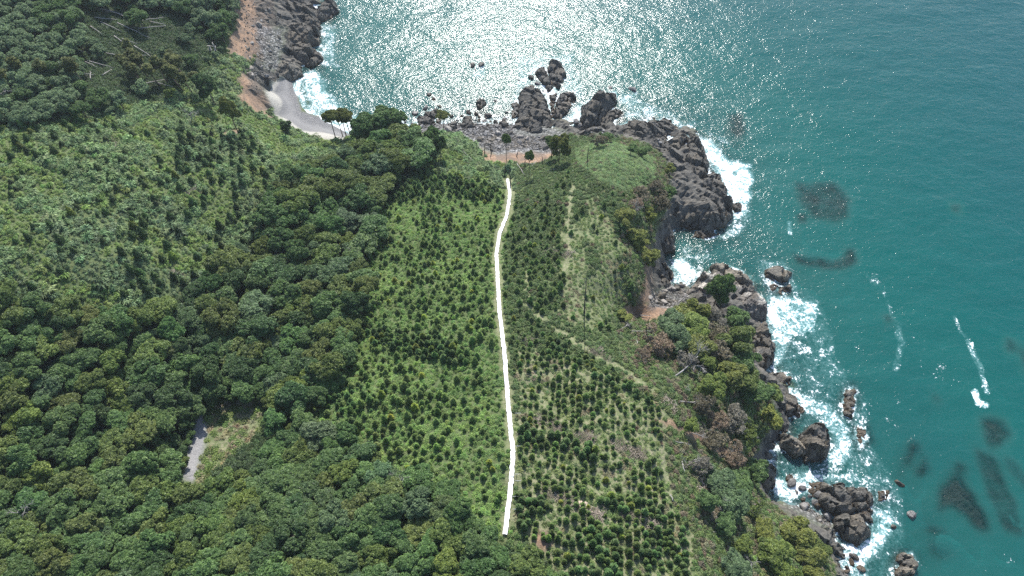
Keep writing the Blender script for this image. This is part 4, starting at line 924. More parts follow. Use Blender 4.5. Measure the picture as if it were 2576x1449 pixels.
for poly, n, rad, sep_, keys in ((FOREST, 14000, (11, 38), .53, ('round', 'round', 'tight')), (TOPWOOD, 3600, (8, 27), .56, ('round',))):
    q = poly_samples(poly, n, rt); rads = rad[0] + (rad[1]-rad[0])*np.sort(rt.random(len(q))**1.35)[::-1]
    hp = hit(q[:, 0], q[:, 1], 4.6 if poly is FOREST else 2.6); hd = project(hp)[2]
    cl = sdf(q[:, 0], q[:, 1], CLEAR); A = np.array([(a[0], a[1], a[3]) for a in acc] + [(1e6, 0, 1)])
    blow = sdf(q[:, 0], q[:, 1], [(215,25),(430,25),(540,110),(530,260),(380,265),(210,215)])
    nzs = fbm(q[:, 0]/120, q[:, 1]/120, 303, 2)
    for k in range(len(q)):
        x, y = q[k]; r = rads[k]; p = hp[k]
        if cl[k] > -r*(1.15 if y > 1080 else .8) or p[2] < 1.5: continue
        if abs(x-1272) < r+14 and y-r*1.4 < 1352: continue
        if poly is TOPWOOD and blow[k] > -10 and rt.random() < .985: continue
        rm = r*(1+.12*(y > 1200))*hd[k]/FP
        if (np.hypot(A[:, 0]-p[0], A[:, 1]-p[1]) < sep_*(A[:, 2]+rm)).any(): continue
        u = rt.random()*.6 + nzs[k]*.8 - .2
        tint = T_BLUE if u < .16 else T_GREEN if u < .52 else T_OLIVE if u < .70 else T_DARK if u < .92 else T_YELL
        if poly is TOPWOOD: tint = T_PALE if u < .6 else T_GREEN
        elif y < 640: tint = T_OLIVE if u < .5 else T_GREEN if u < .8 else T_BLUE
        acc.append((p[0], p[1], p[2], rm, tint, keys[int(rt.integers(len(keys)))], x, y)); A = np.vstack([A, (p[0], p[1], rm)])
vis_ = [0 < a[6] < W and 0 < a[7] < H for a in acc]
od = sorted(range(len(acc)), key=lambda i: -(acc[i][3]/float(project(np.array(acc[i][:3]))[2])*vis_[i]))
big, little = od[:295], od[295:]
lab = rank_labels([(a[6], a[7]) for a in acc], big, lambda i, ph: ('wide ' if acc[i][3] > 3.6 else 'small ' if acc[i][3] < 2.4 else '') + CN[acc[i][4]] + ' broadleaf tree, ' + ph)
for i in big:
    x, y, z, r, tint, key, px, py = acc[i]; j = rt.normal(size=3)*.035+1
    place_tree('broadleaf_tree', key, (x, y, z-.2), r/3.7, tuple(np.array(tint)*j*rt.uniform(.85, 1.15)), lab[i], group='broadleaf trees of the wood' if py > 300 or px > 620 else 'broadleaf trees of the upper wood', rg=rt, hs=rt.uniform(.8, 1.15))
lt = [acc[i] for i in little]; n = len(lt)
scatter('understory_trees', WHOLE, np.array([(a[0], a[1], a[2]-.2) for a in lt]), np.column_stack([np.zeros(n), np.zeros(n), rt.uniform(0, 6.28, n)]), np.array([a[3]/3.7 for a in lt]), rt.integers(0, len(WHOLE), n), np.array([a[4] for a in lt])*rt.uniform(.85, 1.15, (n, 1)), 'smaller broadleaf trees filling gaps in the wood')

# ------------------------------------------------------------------ pines and single trees
def stand(name, key, bx, by, top, tint, label, group=None, width=None, nomH=8.3, lean=None):
    b = hit1(bx, by); hgt = rise(b, top); s = hgt/nomH
    e = place_tree(name, key, tuple(b), s, tint, label, group=group, lean=lean, rg=rt)
    if width: k = width*float(project(b)[2])/FP/(3.5*2); e.scale = (k, k, s)
    return e
P_OL, P_GR = (.145,.170,.045), (.095,.150,.045)
stand('shore_pine','umbrella',846,354,290,P_OL,'leaning flat topped pine, leftmost of the beach pines','flat topped pines on the beach',46)
stand('shore_pine','umbrella',863,344,287,P_OL,'slender flat topped pine, second from left of the beach pines','flat topped pines on the beach',42)
stand('shore_pine','umbrella',871,344,284,P_OL,'tallest flat topped pine in the middle of the beach pines','flat topped pines on the beach',52)
stand('shore_pine','umbrella',882,343,290,P_OL,'flat topped pine, rightmost of the beach pines','flat topped pines on the beach',44)
stand('shore_pine','umbrella',1116,322,286,P_OL,'lone flat topped pine above the cobble shore',None,40)
stand('shore_pine','umbrella',1274,404,346,P_GR,'thin lone pine with a small flat crown over the orange soil bank',None,27)
stand('shore_pine','umbrella',1331,440,388,P_GR,'crooked little pine with two tufts right of the orange soil bank',None,30)
stand('shore_pine','umbrella',1387,396,352,P_GR,'flat dark pine in front of the cobble bank left of the hilltop',None,44)
stand('cliff_tree','tight',1405,408,352,P_OL,'bushy olive tree left of the smooth green hilltop',None,48,7.2)
stand('cliff_tree','tight',1110,395,350,T_DARK,'dark narrow tree in front of the lone shore pine',None,30,7.2)
stand('cliff_tree','round',1088,372,326,T_GREEN,'light green tree beside the dark narrow tree',None,40,7.2)
stand('shore_pine','tier',600,335,250,P_OL,'spreading tree with a dark crown on the edge above the beach',None,60,6.8)
stand('shore_pine','tier',540,262,196,T_DARK,'dark spreading pine beside the brown eroded bank',None,70,6.8)
stand('small_tree','tight',724,335,310,T_DARK,'small round dark tree on the grassy edge above the sand',None,26,7.2)
stand('small_tree','tight',435,250,225,T_YELL,'bright yellow green bush tree under the leaning pines',None,26,7.2)
stand('small_tree','tight',461,340,322,T_DARK,'round dark shrub alone on the pale upper slope',None,22,7.2)
stand('cliff_tree','tight',1795,770,712,T_GREEN,'dark green bushy tree growing on the pale crusted slab',None,62,7.2)
# leaning pines, upper left
pr = np.random.default_rng(33); LP = []
for k in range(24):
    bx = 330 + 190*pr.random(); by = 150 + (bx-330)*.25 + 60*pr.random()
    if k < 6: bx, by = 40+pr.random()*190, 200+pr.random()*60
    LP.append((bx, by, by-pr.uniform(42, 66)))
ll = rank_labels([(a, b) for a, b, c in LP], range(len(LP)), lambda i, ph: 'slim dark leaning pine, ' + ph)
for i, (a, b, c) in enumerate(LP):
    e = stand('leaning_pine', 'slim', a, b, c, tuple(np.array((.125,.145,.045))*pr.uniform(.8, 1.15)), ll[i], 'leaning pines on the upper left slope', None, 11.3, (pr.uniform(-.1, .05), pr.uniform(-.25, -.05))); e.scale = (e.scale[2]*1.7, e.scale[2]*1.7, e.scale[2]*1.15)
# cliff-top wood on the right: living, dying, brown
T_BRN, T_RUST, T_GRY, T_CLO = (.172,.152,.092), (.235,.182,.118), (.20,.188,.145), (.185,.215,.050)
CLIFF = [ # crown px, py, radius px, tint, kind, words
 (1660,500,26,T_BRN,'dying','rust brown dying tree at the cliff edge above the dark rocks'),(1620,480,24,T_BRN,'dying','small brown dying tree at the foot of the green hilltop'),(1600,505,22,T_RUST,'dying','reddish dying tree beside the white snag'),(1575,545,28,T_CLO,'tight','olive bushy tree left of the white snag'),
 (1672,485,26,T_GREEN,'tier','dark green pine above the broken brownish rocks'),(1690,420,16,T_CLO,'tier','small bright pine on the bare strip right of the hilltop'),(1640,545,24,T_CLO,'tier','olive pine just right of the white snag'),(1600,590,30,T_CLO,'tier','bright olive pine, uppermost of the three down the cliff'),
 (1612,612,28,T_CLO,'tier','bright olive pine, middle one of the three down the cliff'),(1632,645,32,T_CLO,'tier','bright olive pine, lowest of the three down the cliff'),(1560,560,18,T_DARK,'tier','narrow dark pine on the grassy brow'),(1650,460,20,T_BRN,'dying','brown thinning tree between hilltop and rocks'),
 (1620,372,24,T_GREEN,'tier','green pine on the seaward rim of the hilltop'),(1590,366,18,T_GREEN,'tier','shorter green pine on the seaward rim of the hilltop'),(1505,345,22,T_BRN,'dying','brownish bush tree behind the top of the hilltop'),(1530,336,18,T_GREEN,'tier','dark pine behind the top of the hilltop'),
 (1710,790,34,T_CLO,'round','light olive tree at the top left of the headland wood'),(1752,785,34,T_CLO,'tight','bright olive tree at the top of the headland wood'),(1795,795,36,T_GRY,'dying','greyish thinning tree at the top of the headland wood'),(1690,810,30,T_BLUE,'round','grey green tree at the upper left of the headland wood'),
 (1740,830,36,T_YELL,'round','brightest yellow green tree in the middle of the headland wood'),(1850,805,30,T_GREEN,'tight','round dark green tree beside the pale crusted slab'),(1800,835,36,T_BRN,'dying','purple brown dying tree in the middle of the headland wood'),(1850,860,44,T_OLIVE,'tight','broad olive tree on the seaward side of the headland wood'),
 (1700,855,34,T_BLUE,'round','dull green tree left of the middle of the headland wood'),(1810,875,36,T_BRN,'dying','reddish brown dying tree inside the headland wood'),(1760,870,34,T_CLO,'round','olive tree in the centre of the headland wood'),(1650,855,40,T_RUST,'dying','rusty dying tree on the landward edge of the headland wood'),(1620,880,20,T_RUST,'dying','small rusty dying tree at the landward tip of the headland wood'),
 (1870,900,36,T_GREEN,'round','green tree above the bulging cliff rock'),(1725,900,26,T_GRY,'dying','grey twiggy tree above the bare fallen tree'),(1790,905,22,T_YELL,'tight','small yellow tuft tree beside the bare fallen tree'),(1835,945,40,T_CLO,'tight','olive tree right of the bare fallen tree'),(1880,950,36,T_OLIVE,'round','olive tree over the flat grey ledge'),
 (1800,965,34,T_YELL,'tight','bright green round tree below the bare fallen tree'),(1900,985,38,T_GREEN,'round','dense green tree above the craggy shore rock'),(1945,985,28,T_OLIVE,'tier','spreading pine over the craggy shore rock'),(1940,1045,34,T_CLO,'tier','pine with bright fans above the pale rock spine'),(1770,1005,30,T_BRN,'dying','brown dying tree right of the tan footpath'),
 (1745,1065,22,T_YELL,'tight','bright round tree right of the tan footpath'),(1810,1050,34,T_RUST,'dying','pinkish brown dying tree below the bright round tree'),(1850,1060,38,T_GRY,'dying','grey brown dying tree at the lower end of the headland wood'),(1880,1085,36,T_OLIVE,'dying','thin olive tree at the lower end of the headland wood'),(1850,1140,38,T_RUST,'dying','pale rust brown dead crown, lowest of the headland wood'),
 (1800,1095,26,T_BRN,'dying','brown dying tree above the dead rust crown'),(1900,1180,34,T_GREEN,'round','green tree beside the foamy inlet'),(1870,1215,34,T_GREEN,'round','green tree at the edge above the bottom right point'),(1810,1200,36,T_BLUE,'round','grey green bushy tree beneath the dead rust crown'),(1770,1170,28,T_GRY,'dying','grey leafless tree left of the bushy tree'),
 (1840,1260,36,T_BLUE,'round','grey green bushy tree near the bottom of the cliff slope'),(1780,1260,32,T_GREEN,'round','mid green bushy tree right of the footpath foot'),(1900,1270,28,T_OLIVE,'dying','thin olive tree near the bottom of the cliff slope'),(1925,1330,28,T_CLO,'round','light green tree on the lower cliff slope'),(1950,1390,46,T_YELL,'round','bright olive tree, biggest at the bottom right of the land'),
 (2010,1340,34,T_CLO,'tight','olive shrub tree above the bottom right boulders'),(2040,1400,34,T_CLO,'round','green shrub tree at the bottom right shore'),(2075,1380,24,T_OLIVE,'tight','small shrub tree at the rim above the surf'),(1985,1440,40,T_YELL,'round','bright shrub tree at the bottom edge near the shore'),(2060,1450,30,T_CLO,'tight','shrub tree at the very bottom of the shore'),
 (1880,1370,26,T_YELL,'tight','yellow green round tree between fallen branches'),(1850,1420,36,T_BLUE,'round','dull green tree at the bottom edge right of the footpath'),(1830,1310,28,T_GREEN,'round','green tree left of the lower fallen branches'),
 (1563,772,16,T_CLO,'tier','leaning pine with a round tuft left of the orange cove'),(1578,790,18,T_CLO,'tier','taller leaning pine next to the orange cove')]
for x, y, r, tint, kind, words in CLIFF:
    p = hit1(x, y, 3.6); s = r*float(project(p)[2])/FP/(3.3 if kind in ('tier', 'dying') else 3.7)
    place_tree('cliff_tree', kind, tuple(p), s, tuple(np.array(tint)*rt.uniform(.9, 1.12)), words, group='trees along the sea cliff', rg=rt, lean=(rt.normal()*.08, rt.normal()*.08), hs=rt.uniform(.7, .95))

# ------------------------------------------------------------------ dead wood
def along(o, a, b, L):
    """lay a mesh that grows along +Z (length L) from a to b"""
    a, b = np.array(a), np.array(b); d = Vector(b-a); k = d.length/L
    o.location = a; o.rotation_mode = 'QUATERNION'; o.rotation_quaternion = d.to_track_quat('Z', 'X'); return k
BT = [ # base px, tip px, tip height above ground, label
 ((1701,946),(1800,898),3.0,0,'bare grey fallen tree with spreading branches beside the headland wood'),((1594,540),(1598,508),6,1,'white bleached snag among the brown cliff trees'),((480,307),(489,284),6,2,'white forked snag on the pale upper slope'),
 ((832,455),(822,415),7,3,'bare grey tree in the gully behind the beach trees'),((888,655),(884,636),6,1,'bleached bare treetop at the edge of the planted slope'),((72,1302),(78,1275),7,2,'bare grey tree in the lower left wood'),
 ((1788,1338),(1850,1352),1.2,3,'pale fallen tree lying near the bottom of the cliff slope'),((1890,1425),(1900,1392),4,0,'twisted grey bare tree at the bottom edge of the slope'),((1700,1010),(1790,1030),1.0,1,'long pale fallen tree right of the tan footpath'),
 ((1720,1180),(1770,1150),2.0,2,'grey bare tree leaning right of the footpath'),((1905,886),(1925,860),3,3,'white bare branch hanging over the bulging cliff rock'),((1915,850),(1925,832),3,1,'white bare bush above the bulging cliff rock'),((1890,915),(1915,880),4,2,'thin white snag leaning out over the bulging cliff rock'),
 ((1080,640),(1070,620),1,0,'X'),((870,1120),(878,1135),5,3,'bare grey treetop in the wood beneath the clearing'),((1320,1215),(1345,1210),1,0,'X'),((1740,1090),(1785,1110),1.5,1,'pale fallen tree below the bright round tree'),
 ((1330,1380),(1340,1370),1,0,'X'),((1005,1215),(1020,1212),5,2,'bleached twigs at the wood edge by the planted slope'),((1560,830),(1595,815),2.5,1,'dark bare tree leaning beside the orange cove'),((1795,1310),(1850,1270),3,0,'grey bare tree on the lower cliff slope'),((1000,1290),(990,1275),5,1,'X'),
 ((1720,985),(1742,965),3,3,'small bare tree between footpath and headland wood'),((5,250),(20,235),6,2,'white bare tree at the left photo edge near the top')]
for (b, t, th, k, lab_) in BT:
    if lab_ == 'X': continue
    a = hit1(*b); e = hit1(t[0], t[1], th); o = link('bare_tree', BARE[k], label=lab_, category='dead tree', group='bare dead trees')
    tip = np.array([e[0], e[1], e[2]+th]); q = along(o, a, tip, 6.2); o.scale = (q, q, q) if q < 1.2 else (q*.8, q*.8, q)
# logs blown over on the upper left slope and lying elsewhere
LG = [((298,63),(382,102)),((156,125),(215,135)),((226,131),(266,146)),((222,158),(290,177)),((231,205),(232,186)),((255,60),(310,85)),((310,102),(350,118)),((247,25),(317,43)),((325,62),(415,50)),((350,77),(420,70)),((270,140),(330,150)),((300,150),(370,145)),
      ((215,160),(250,175)),((230,70),(262,92)),((380,60),(420,68)),((240,50),(300,55)),((280,30),(340,60)),((205,190),(240,193)),((260,195),(285,180)),((388,210),(440,225)),((340,120),(395,155)),((290,95),(330,125)),((70,118),(110,120)),((360,215),(420,205)),
      ((568,178),(580,150)),((582,140),(605,138)),((560,196),(567,188)),((1205,420),(1165,380)),((1300,412),(1320,440)),((1310,411),(1345,411)),((1335,420),(1350,405)),((1205,400),(1190,375)),((1375,430),(1400,425)),((1148,352),(1163,338)),
      ((1608,793),(1640,795)),((1585,833),(1640,834)),((1600,850),(1605,870)),((1705,762),(1722,745)),((1735,1120),(1700,1110)),((1715,1160),(1722,1190)),((1685,1245),(1695,1262)),((1800,1330),(1805,1300)),((1880,1400),(1860,1382)),((1830,1395),(1850,1410)),((720,420),(745,440)),((855,430),(890,438)),((660,655),(640,700)),((700,590),(740,600)),((665,680),(690,690)),((715,630),(727,655))]
lr = np.random.default_rng(55)
gl_ = rank_labels([((a[0]+b[0])/2, (a[1]+b[1])/2) for a, b in LG], range(len(LG)), lambda i, ph: 'pale weathered fallen log, ' + ph)
for i, (a, b) in enumerate(LG):
    p, q = hit1(*a, .3), hit1(*b, .5); o = link('fallen_log', LOGS[i % 4], label=gl_[i], category='log', group='fallen logs')
    k = along(o, (p[0], p[1], p[2]+.25+.6*(a[0] < 450)), (q[0], q[1], q[2]+.5+.7*(a[0] < 450)), 10.0); w_ = .95 if a[1] < 300 and a[0] < 620 else .85; o.scale = (w_, w_, k)
for i, (bx, by, ty, lab_) in enumerate([(532,133,113,'white broken trunk left one of the pair by the eroded bank'),(545,133,108,'white broken trunk right one of the pair by the eroded bank')]):
    p = hit1(bx, by); o = link('broken_trunk', LOGS[i], label=lab_, category='dead tree', group='broken white trunks'); o.location = p; o.scale = (1.9, 1.9, rise(p, ty)/10)
SN = [(1219.6,386,362,'dark bare snag left one at the edge of the orange soil'),(1236,388,362,'dark bare snag second one at the edge of the orange soil'),(1284,468,423,'tall dark pole at the upper end of the white path'),(1271.6,438,412,'short dark snag above the path end'),(1321,420,398,'dark snag right of the orange soil'),
      (1477,410,368,'thin dark snag standing on the hilltop'),(1625,835,795,'curved dark snag below the orange cove'),(1365,412,395,'short dark stump snag left of the hilltop'),(1300,395,382,'tiny dark stump on the orange soil'),(534,342,325,'dark dead stem beside the spreading tree'),(1560,600,580,'dark dead stem on the grassy brow'),(1470,790,700,'long thin dark stem across the grassy brow')]
for i, (bx, by, ty, lab_) in enumerate(SN):
    p = hit1(bx, by); o = link('dead_snag', SNAGS[i % 3], label=lab_, category='dead tree', group='dark standing snags'); o.location = p; h_ = rise(p, ty); o.scale = (1, 1, h_/8); o.rotation_euler = (lr.normal()*.04, lr.normal()*.04, lr.uniform(0, 6))
# stacked cut logs
LPX = [(1457,1263,1453,1280),(1460,1263,1457,1281),(1463,1263,1461,1281),(1466,1265,1465,1283),(1470,1266,1469,1284),(1476,1266,1472,1283),(1474,1284,1488,1290),(1488,1289,1500,1298),(1503,1287,1516,1292),(1462,1264,1459,1281),(1472,1266,1468,1283)]
PN = ['leftmost cut log','second cut log from the left','third cut log from the left','fourth cut log from the left','fifth cut log from the left','rightmost upright cut log','pale log fallen off the right foot','lowest pale log fallen away to the right','short log lying alone to the right','upper log resting on the left part','upper log resting on the right part']
for i, (x0, y0, x1, y1) in enumerate(LPX):
    up = .45 if i > 8 else .16; p, q = hit1(x0, y0), hit1(x1, y1)
    o = link('cut_log', CUT[i % 3], label=PN[i]+' of the log pile', category='log', group='stacked cut logs'); k = along(o, (p[0], p[1], p[2]+up), (q[0], q[1], q[2]+up), 3.0); o.scale = (1.25, 1.25, k)
# slash: heaps of cut branches
def slash(n, seed):
    rg = np.random.default_rng(seed); G = Geo()
    for i in range(n):
        a = rg.uniform(0, 6.283); l = rg.uniform(.3, 1.0); r = .9*math.sqrt(rg.random()); b = rg.uniform(0, 6.283); p = np.array([r*math.cos(b), r*math.sin(b), .05+.4*rg.random()*(1-r)]); d = np.array([math.cos(a)*l, math.sin(a)*l, rg.normal()*.15])
        G.tube([p-d*.5, p+d*.5], [.03, .02], 4)
    return G.mesh('slash', [M_LOG])
SL = [slash(26, 1600), slash(34, 1601), slash(20, 1602)]
for i, me in enumerate(SL): me.materials[0] = M_SLASH if i < 2 else M_LOG
SLINE = [([(1345,1060),(1390,1075),(1410,1090)],34),([(1440,1095),(1490,1110)],20),([(1530,1125),(1590,1130),(1630,1160)],46),([(1370,1240),(1410,1255),(1430,1268)],26),([(1465,1285),(1510,1298)],22),([(1570,1300),(1610,1310),(1650,1330)],30),([(1310,860),(1360,865)],20),([(1495,880),(1510,895),(1545,915)],14),([(420,690),(460,700)],10),([(440,455),(500,490)],22),([(255,345),(300,370)],14),([(1375,640),(1440,640)],22),([(660,600),(700,660)],18),([(1660,1000),(1800,1120)],40),([(1740,1180),(1800,1330)],34)]
sx, sy = [], []
for ln, n in SLINE:
    n = int(n*.6)
    ln = np.array(ln, float); t = lr.random(n)*(len(ln)-1); k = np.minimum(t.astype(int), len(ln)-2); q = ln[k]+(ln[k+1]-ln[k])*(t-k)[:, None]+lr.normal(size=(n, 2))*5; sx.append(q[:, 0]); sy.append(q[:, 1])
sp = hit(np.concatenate(sx), np.concatenate(sy)); n = len(sp)
scatter('branch_litter', SL, sp, np.column_stack([np.zeros(n), np.zeros(n), lr.uniform(0, 6.28, n)]), lr.uniform(.8, 1.5, n), lr.integers(0, 3, n), np.full((n, 3), .3), 'pale heaps of cut branches between the planted rows')

# ------------------------------------------------------------------ white path of overlapping sheets
wk = link('white_path', None, label='white sheeted path running straight up the planted slope', category='path')
wl = np.array(WALK, float); dens = []
for i in range(len(wl)-1):
    for t in np.arange(0, 1, .02): dens.append(wl[i]*(1-t)+wl[i+1]*t)
wp = hit([p[0] for p in dens], [p[1] for p in dens])[:, :2]
ker = np.ones(9)/9; wps = np.column_stack([np.convolve(np.pad(wp[:, k], 4, mode='edge'), ker, 'valid') for k in (0, 1)])
cum = np.concatenate([[0], np.cumsum(np.hypot(*np.diff(wps, axis=0).T))]); total = cum[-1]
wr = np.random.default_rng(77); STEP = .62; d = 0.0; first = None
WALKW = wps
wk.location = (wps[-1, 0], wps[-1, 1], float(ground(wps[-1, 0], wps[-1, 1])))
def sheet_mesh(seed):
    rg = np.random.default_rng(seed); nx_, ny_ = 5, 3; V = []
    for j in range(ny_):
        for i in range(nx_):
            u = i/(nx_-1)-.5; v = j/(ny_-1)-.5
            V.append((u*.72+rg.normal()*.025, v*.84+rg.normal()*.03, .10*math.cos(u*3.0)+.05*(v+.5)+rg.normal()*.012))
    F = [(j*nx_+i, j*nx_+i+1, (j+1)*nx_+i+1, (j+1)*nx_+i) for j in range(ny_-1) for i in range(nx_-1)]
    m_ = len(V); V += [(x, y, z-.06) for x, y, z in V]; F += [tuple(m_+k for k in f[::-1]) for f in F]
    ring = [0, 1, 2, 3, 4, 9, 14, 13, 12, 11, 10, 5]
    F += [(ring[k], m_+ring[k], m_+ring[(k+1) % 12], ring[(k+1) % 12]) for k in range(12)]
    return mesh('sheet', V, F, M_SHEET)
SH = [sheet_mesh(1700+i) for i in range(5)]
k_ = 0
while d < total:
    x, y = np.interp(d, cum, wps[:, 0]), np.interp(d, cum, wps[:, 1]); x2, y2 = np.interp(min(d+1, total), cum, wps[:, 0]), np.interp(min(d+1, total), cum, wps[:, 1]); x1, y1 = np.interp(max(d-1, 0), cum, wps[:, 0]), np.interp(max(d-1, 0), cum, wps[:, 1])
    z0, z1, z2 = (float(ground(a, b)) for a, b in ((x, y), (x1, y1), (x2, y2)))
    dirv = Vector((x2-x1, y2-y1, (z2-z1)*.8)).normalized(); side = Vector((dirv.y, -dirv.x, 0)).normalized(); upv = side.cross(dirv)
    if upv.z < 0: upv = -upv; side = -side
    M_ = Matrix((side, dirv, upv)).transposed().to_4x4()
    o = link('sheet', SH[k_ % 5], wk)
    hz = max(z0, (z1+z2)/2)+.34+.012*(k_ % 3)
    Mx = Matrix.Translation((x+wr.normal()*.03, y, hz)) @ M_ @ Matrix.Rotation(wr.normal()*.03, 4, 'Z')
    o.matrix_basis = Matrix.Translation(-wk.location) @ Mx; o.scale = (o.scale[0]*wr.uniform(.94, 1.05), o.scale[1], o.scale[2])
    d += STEP; k_ += 1
# little stakes beside it
STK = [(1291,1285),(1293,1197),(1296,1127),(1297,1215),(1290,1253),(1297,1045),(1275,1020)]
sl_ = rank_labels(STK, range(len(STK)), lambda i, ph: 'short pale stake, ' + ph)
stg = Geo(); stg.tube([(0, 0, -.2), (0, 0, .9)], [.045, .045], 6); stg.tube([(-.5, 0, .8), (.5, 0, .85)], [.03, .03], 5); stm = stg.mesh('stake', [M_STAKE])
for i, (x, y) in enumerate(STK):
    o = link('stake', stm, label=sl_[i], category='stake', group='stakes beside the white path'); o.location = hit1(x+6, y)

# ------------------------------------------------------------------ young planted conifers
C_L = [(925,480),(1000,440),(1080,425),(1265,475),(1262,580),(1240,640),(1245,800),(1262,1000),(1280,1130),(1262,1330),(1200,1285),(1100,1200),(1000,1165),(900,1110),(860,1065),(790,1015),(860,940),(890,840),(935,720),(925,600)]
C_R1 = [(1295,500),(1390,480),(1430,440),(1440,520),(1400,640),(1420,780),(1330,790),(1270,800),(1268,620)]
C_R2 = [(1285,810),(1335,790),(1430,862),(1560,945),(1650,1010),(1665,1060),(1672,1180),(1695,1260),(1728,1330),(1725,1470),(1420,1470),(1330,1400),(1298,1330),(1302,1140)]
C_H = [(470,310),(620,335),(690,420),(640,580),(530,720),(350,740),(300,600),(420,450)]
C_HS = [(40,310),(470,310),(420,450),(300,600),(350,740),(150,760),(20,700)]
C_B = [(1430,480),(1620,460),(1600,650),(1580,760),(1500,860),(1420,790),(1400,640)]
rc = np.random.default_rng(91); cx_, cy_, cs_, ct_ = [], [], [], []
def grid(x0, x1, y0, y1, sx_, sy_, jit, ang=0.0):
    X, Y = np.meshgrid(np.arange(x0, x1, sx_), np.arange(y0, y1, sy_)); X = X.ravel()+rc.normal(size=X.size)*jit; Y = Y.ravel()+rc.normal(size=Y.size)*jit
    c, s = math.cos(ang), math.sin(ang); return X*c - Y*s, X*s + Y*c
def plant(poly, sx_, sy_, jit, prob, size, tint, ang=0.0, clump=0.0, seed=0):
    X, Y = grid(-190, 190, -40, 300, sx_, sy_, jit, ang); z = ground(X, Y); px, py, _ = project(np.column_stack([X, Y, z]))
    m = sdf(px, py, poly) > -4; X, Y, z, px, py = X[m], Y[m], z[m], px[m], py[m]
    pr_ = prob + clump*(fbm(X/9, Y/9, 400+seed, 3)-.5)*2.4; m = rc.random(len(X)) < pr_
    m &= gsample(trk_m, X, Y) < .35; m &= linedist(px, py, WALK) > 15
    X, Y, z = X[m], Y[m], z[m]; n = len(X); nz = fbm(X/14, Y/14, 420+seed, 2)
    cx_.append(X); cy_.append(Y); cs_.append(rc.uniform(size[0], size[1], n)*(.8+.4*nz)); t = np.array(tint)[None]*(rc.uniform(.62, 1.22, (n, 1)))*(1+rc.normal(size=(n, 3))*.06)
    yel = rc.random(n) < .05; t[yel] *= (1.9, 1.45, .9); ct_.append(t)
TC0 = (.070,.122,.038); TC3 = (.138,.215,.056); TC1, TC2 = (.085,.150,.044), (.112,.178,.046)
plant(C_L, 1.4, 1.25, .45, .50, (.40, 1.0), TC3, .08, .55, 1); plant(C_R1, 1.55, 1.4, .34, .62, (.55, 1.05), TC2, .05, .5, 2)
plant(C_R2, 1.28, 1.08, .16, .58, (.40, .82), TC2, -.10, .5, 3); plant(C_H, 2.2, 2.0, .45, .66, (.75, 1.35), TC0, .3, .6, 4); plant(C_HS, 2.4, 2.3, .7, .45, (.55, 1.1), TC0, .3, .4, 5); plant(C_B, 2.0, 1.9, .4, .22, (.5, .9), TC2, .1, .3, 6)
# dense bands seen on the slope
for poly, pr_, sz in (([(930,820),(1010,840),(1100,850),(1180,890),(1170,920),(1050,900),(930,860)],.9,(1.1,1.5)),([(980,470),(1060,430),(1240,480),(1230,510),(1100,480),(1000,510)],.75,(1.1,1.6)),([(1310,1075),(1400,1090),(1500,1130),(1490,1160),(1390,1120),(1310,1110)],.9,(1.2,1.6)),([(1500,1240),(1600,1255),(1690,1290),(1680,1310),(1590,1285),(1500,1270)],.9,(1.2,1.6)),
                      ([(1440,1330),(1560,1320),(1560,1449),(1420,1449)],.75,(1.2,1.6)),([(1600,1340),(1720,1330),(1725,1449),(1600,1449)],.8,(1.2,1.6)),([(1300,1240),(1360,1260),(1380,1310),(1310,1330)],.8,(1.2,1.6)),([(1320,830),(1420,900),(1560,985),(1640,1010),(1500,935),(1400,860)],.6,(1.0,1.4)),([(800,1000),(900,960),(960,1010),(900,1060)],.7,(1.0,1.5))):
    plant(poly, 1.1, 1.1, .18, pr_, (sz[0]*.58, sz[1]*.68), TC1, -.10, .1, 8)
CX, CY, CS, CT = map(np.concatenate, (cx_, cy_, cs_, ct_))
# thin out those that stand inside each other
o_ = np.argsort(-CS); CX, CY, CS, CT = CX[o_], CY[o_], CS[o_], CT[o_]; cellg = {}; ok = []
for i in range(len(CX)):
    k = (int(CX[i]//1.2), int(CY[i]//1.2)); good = True
    for a in (-1, 0, 1):
        for b in (-1, 0, 1):
            for j in cellg.get((k[0]+a, k[1]+b), ()):
                if math.hypot(CX[i]-CX[j], CY[i]-CY[j]) < .62*(CS[i]+CS[j])*.85: good = False
    if good: cellg.setdefault(k, []).append(i); ok.append(i)
CX, CY, CS, CT = CX[ok], CY[ok], CS[ok], CT[ok]; CZ = ground(CX, CY)-.05
cpx, cpy, cdep = project(np.column_stack([CX, CY, CZ+1.0*CS])); vis = (cpx > 0) & (cpx < W) & (cpy > 0) & (cpy < H)
apx = np.where(vis, CS/cdep, 0); od = np.argsort(-apx); nm, rst = od[:300], od[300:]
def clab(i, ph):
    t = CT[i]; c = 'yellowish' if t[0] > .15 else 'dark green' if t[1] < .155 else 'mid green'
    return ('tall ' if CS[i] > 1.3 else '')+c+' young conifer, '+ph
cl_ = rank_labels(np.column_stack([cpx, cpy]), nm, clab)
for i in nm:
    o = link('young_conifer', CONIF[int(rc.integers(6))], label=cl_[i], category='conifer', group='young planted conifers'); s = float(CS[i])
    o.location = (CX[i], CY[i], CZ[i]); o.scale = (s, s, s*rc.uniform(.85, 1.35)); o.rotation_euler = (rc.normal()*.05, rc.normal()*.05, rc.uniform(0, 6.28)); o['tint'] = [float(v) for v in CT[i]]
n = len(rst); scatter('young_conifer_rows', CONIF, np.column_stack([CX, CY, CZ])[rst], np.column_stack([rc.normal(size=n)*.05, rc.normal(size=n)*.05, rc.uniform(0, 6.28, n)]), CS[rst], rc.integers(0, 6, n), CT[rst], 'young planted conifers farther up the slopes')

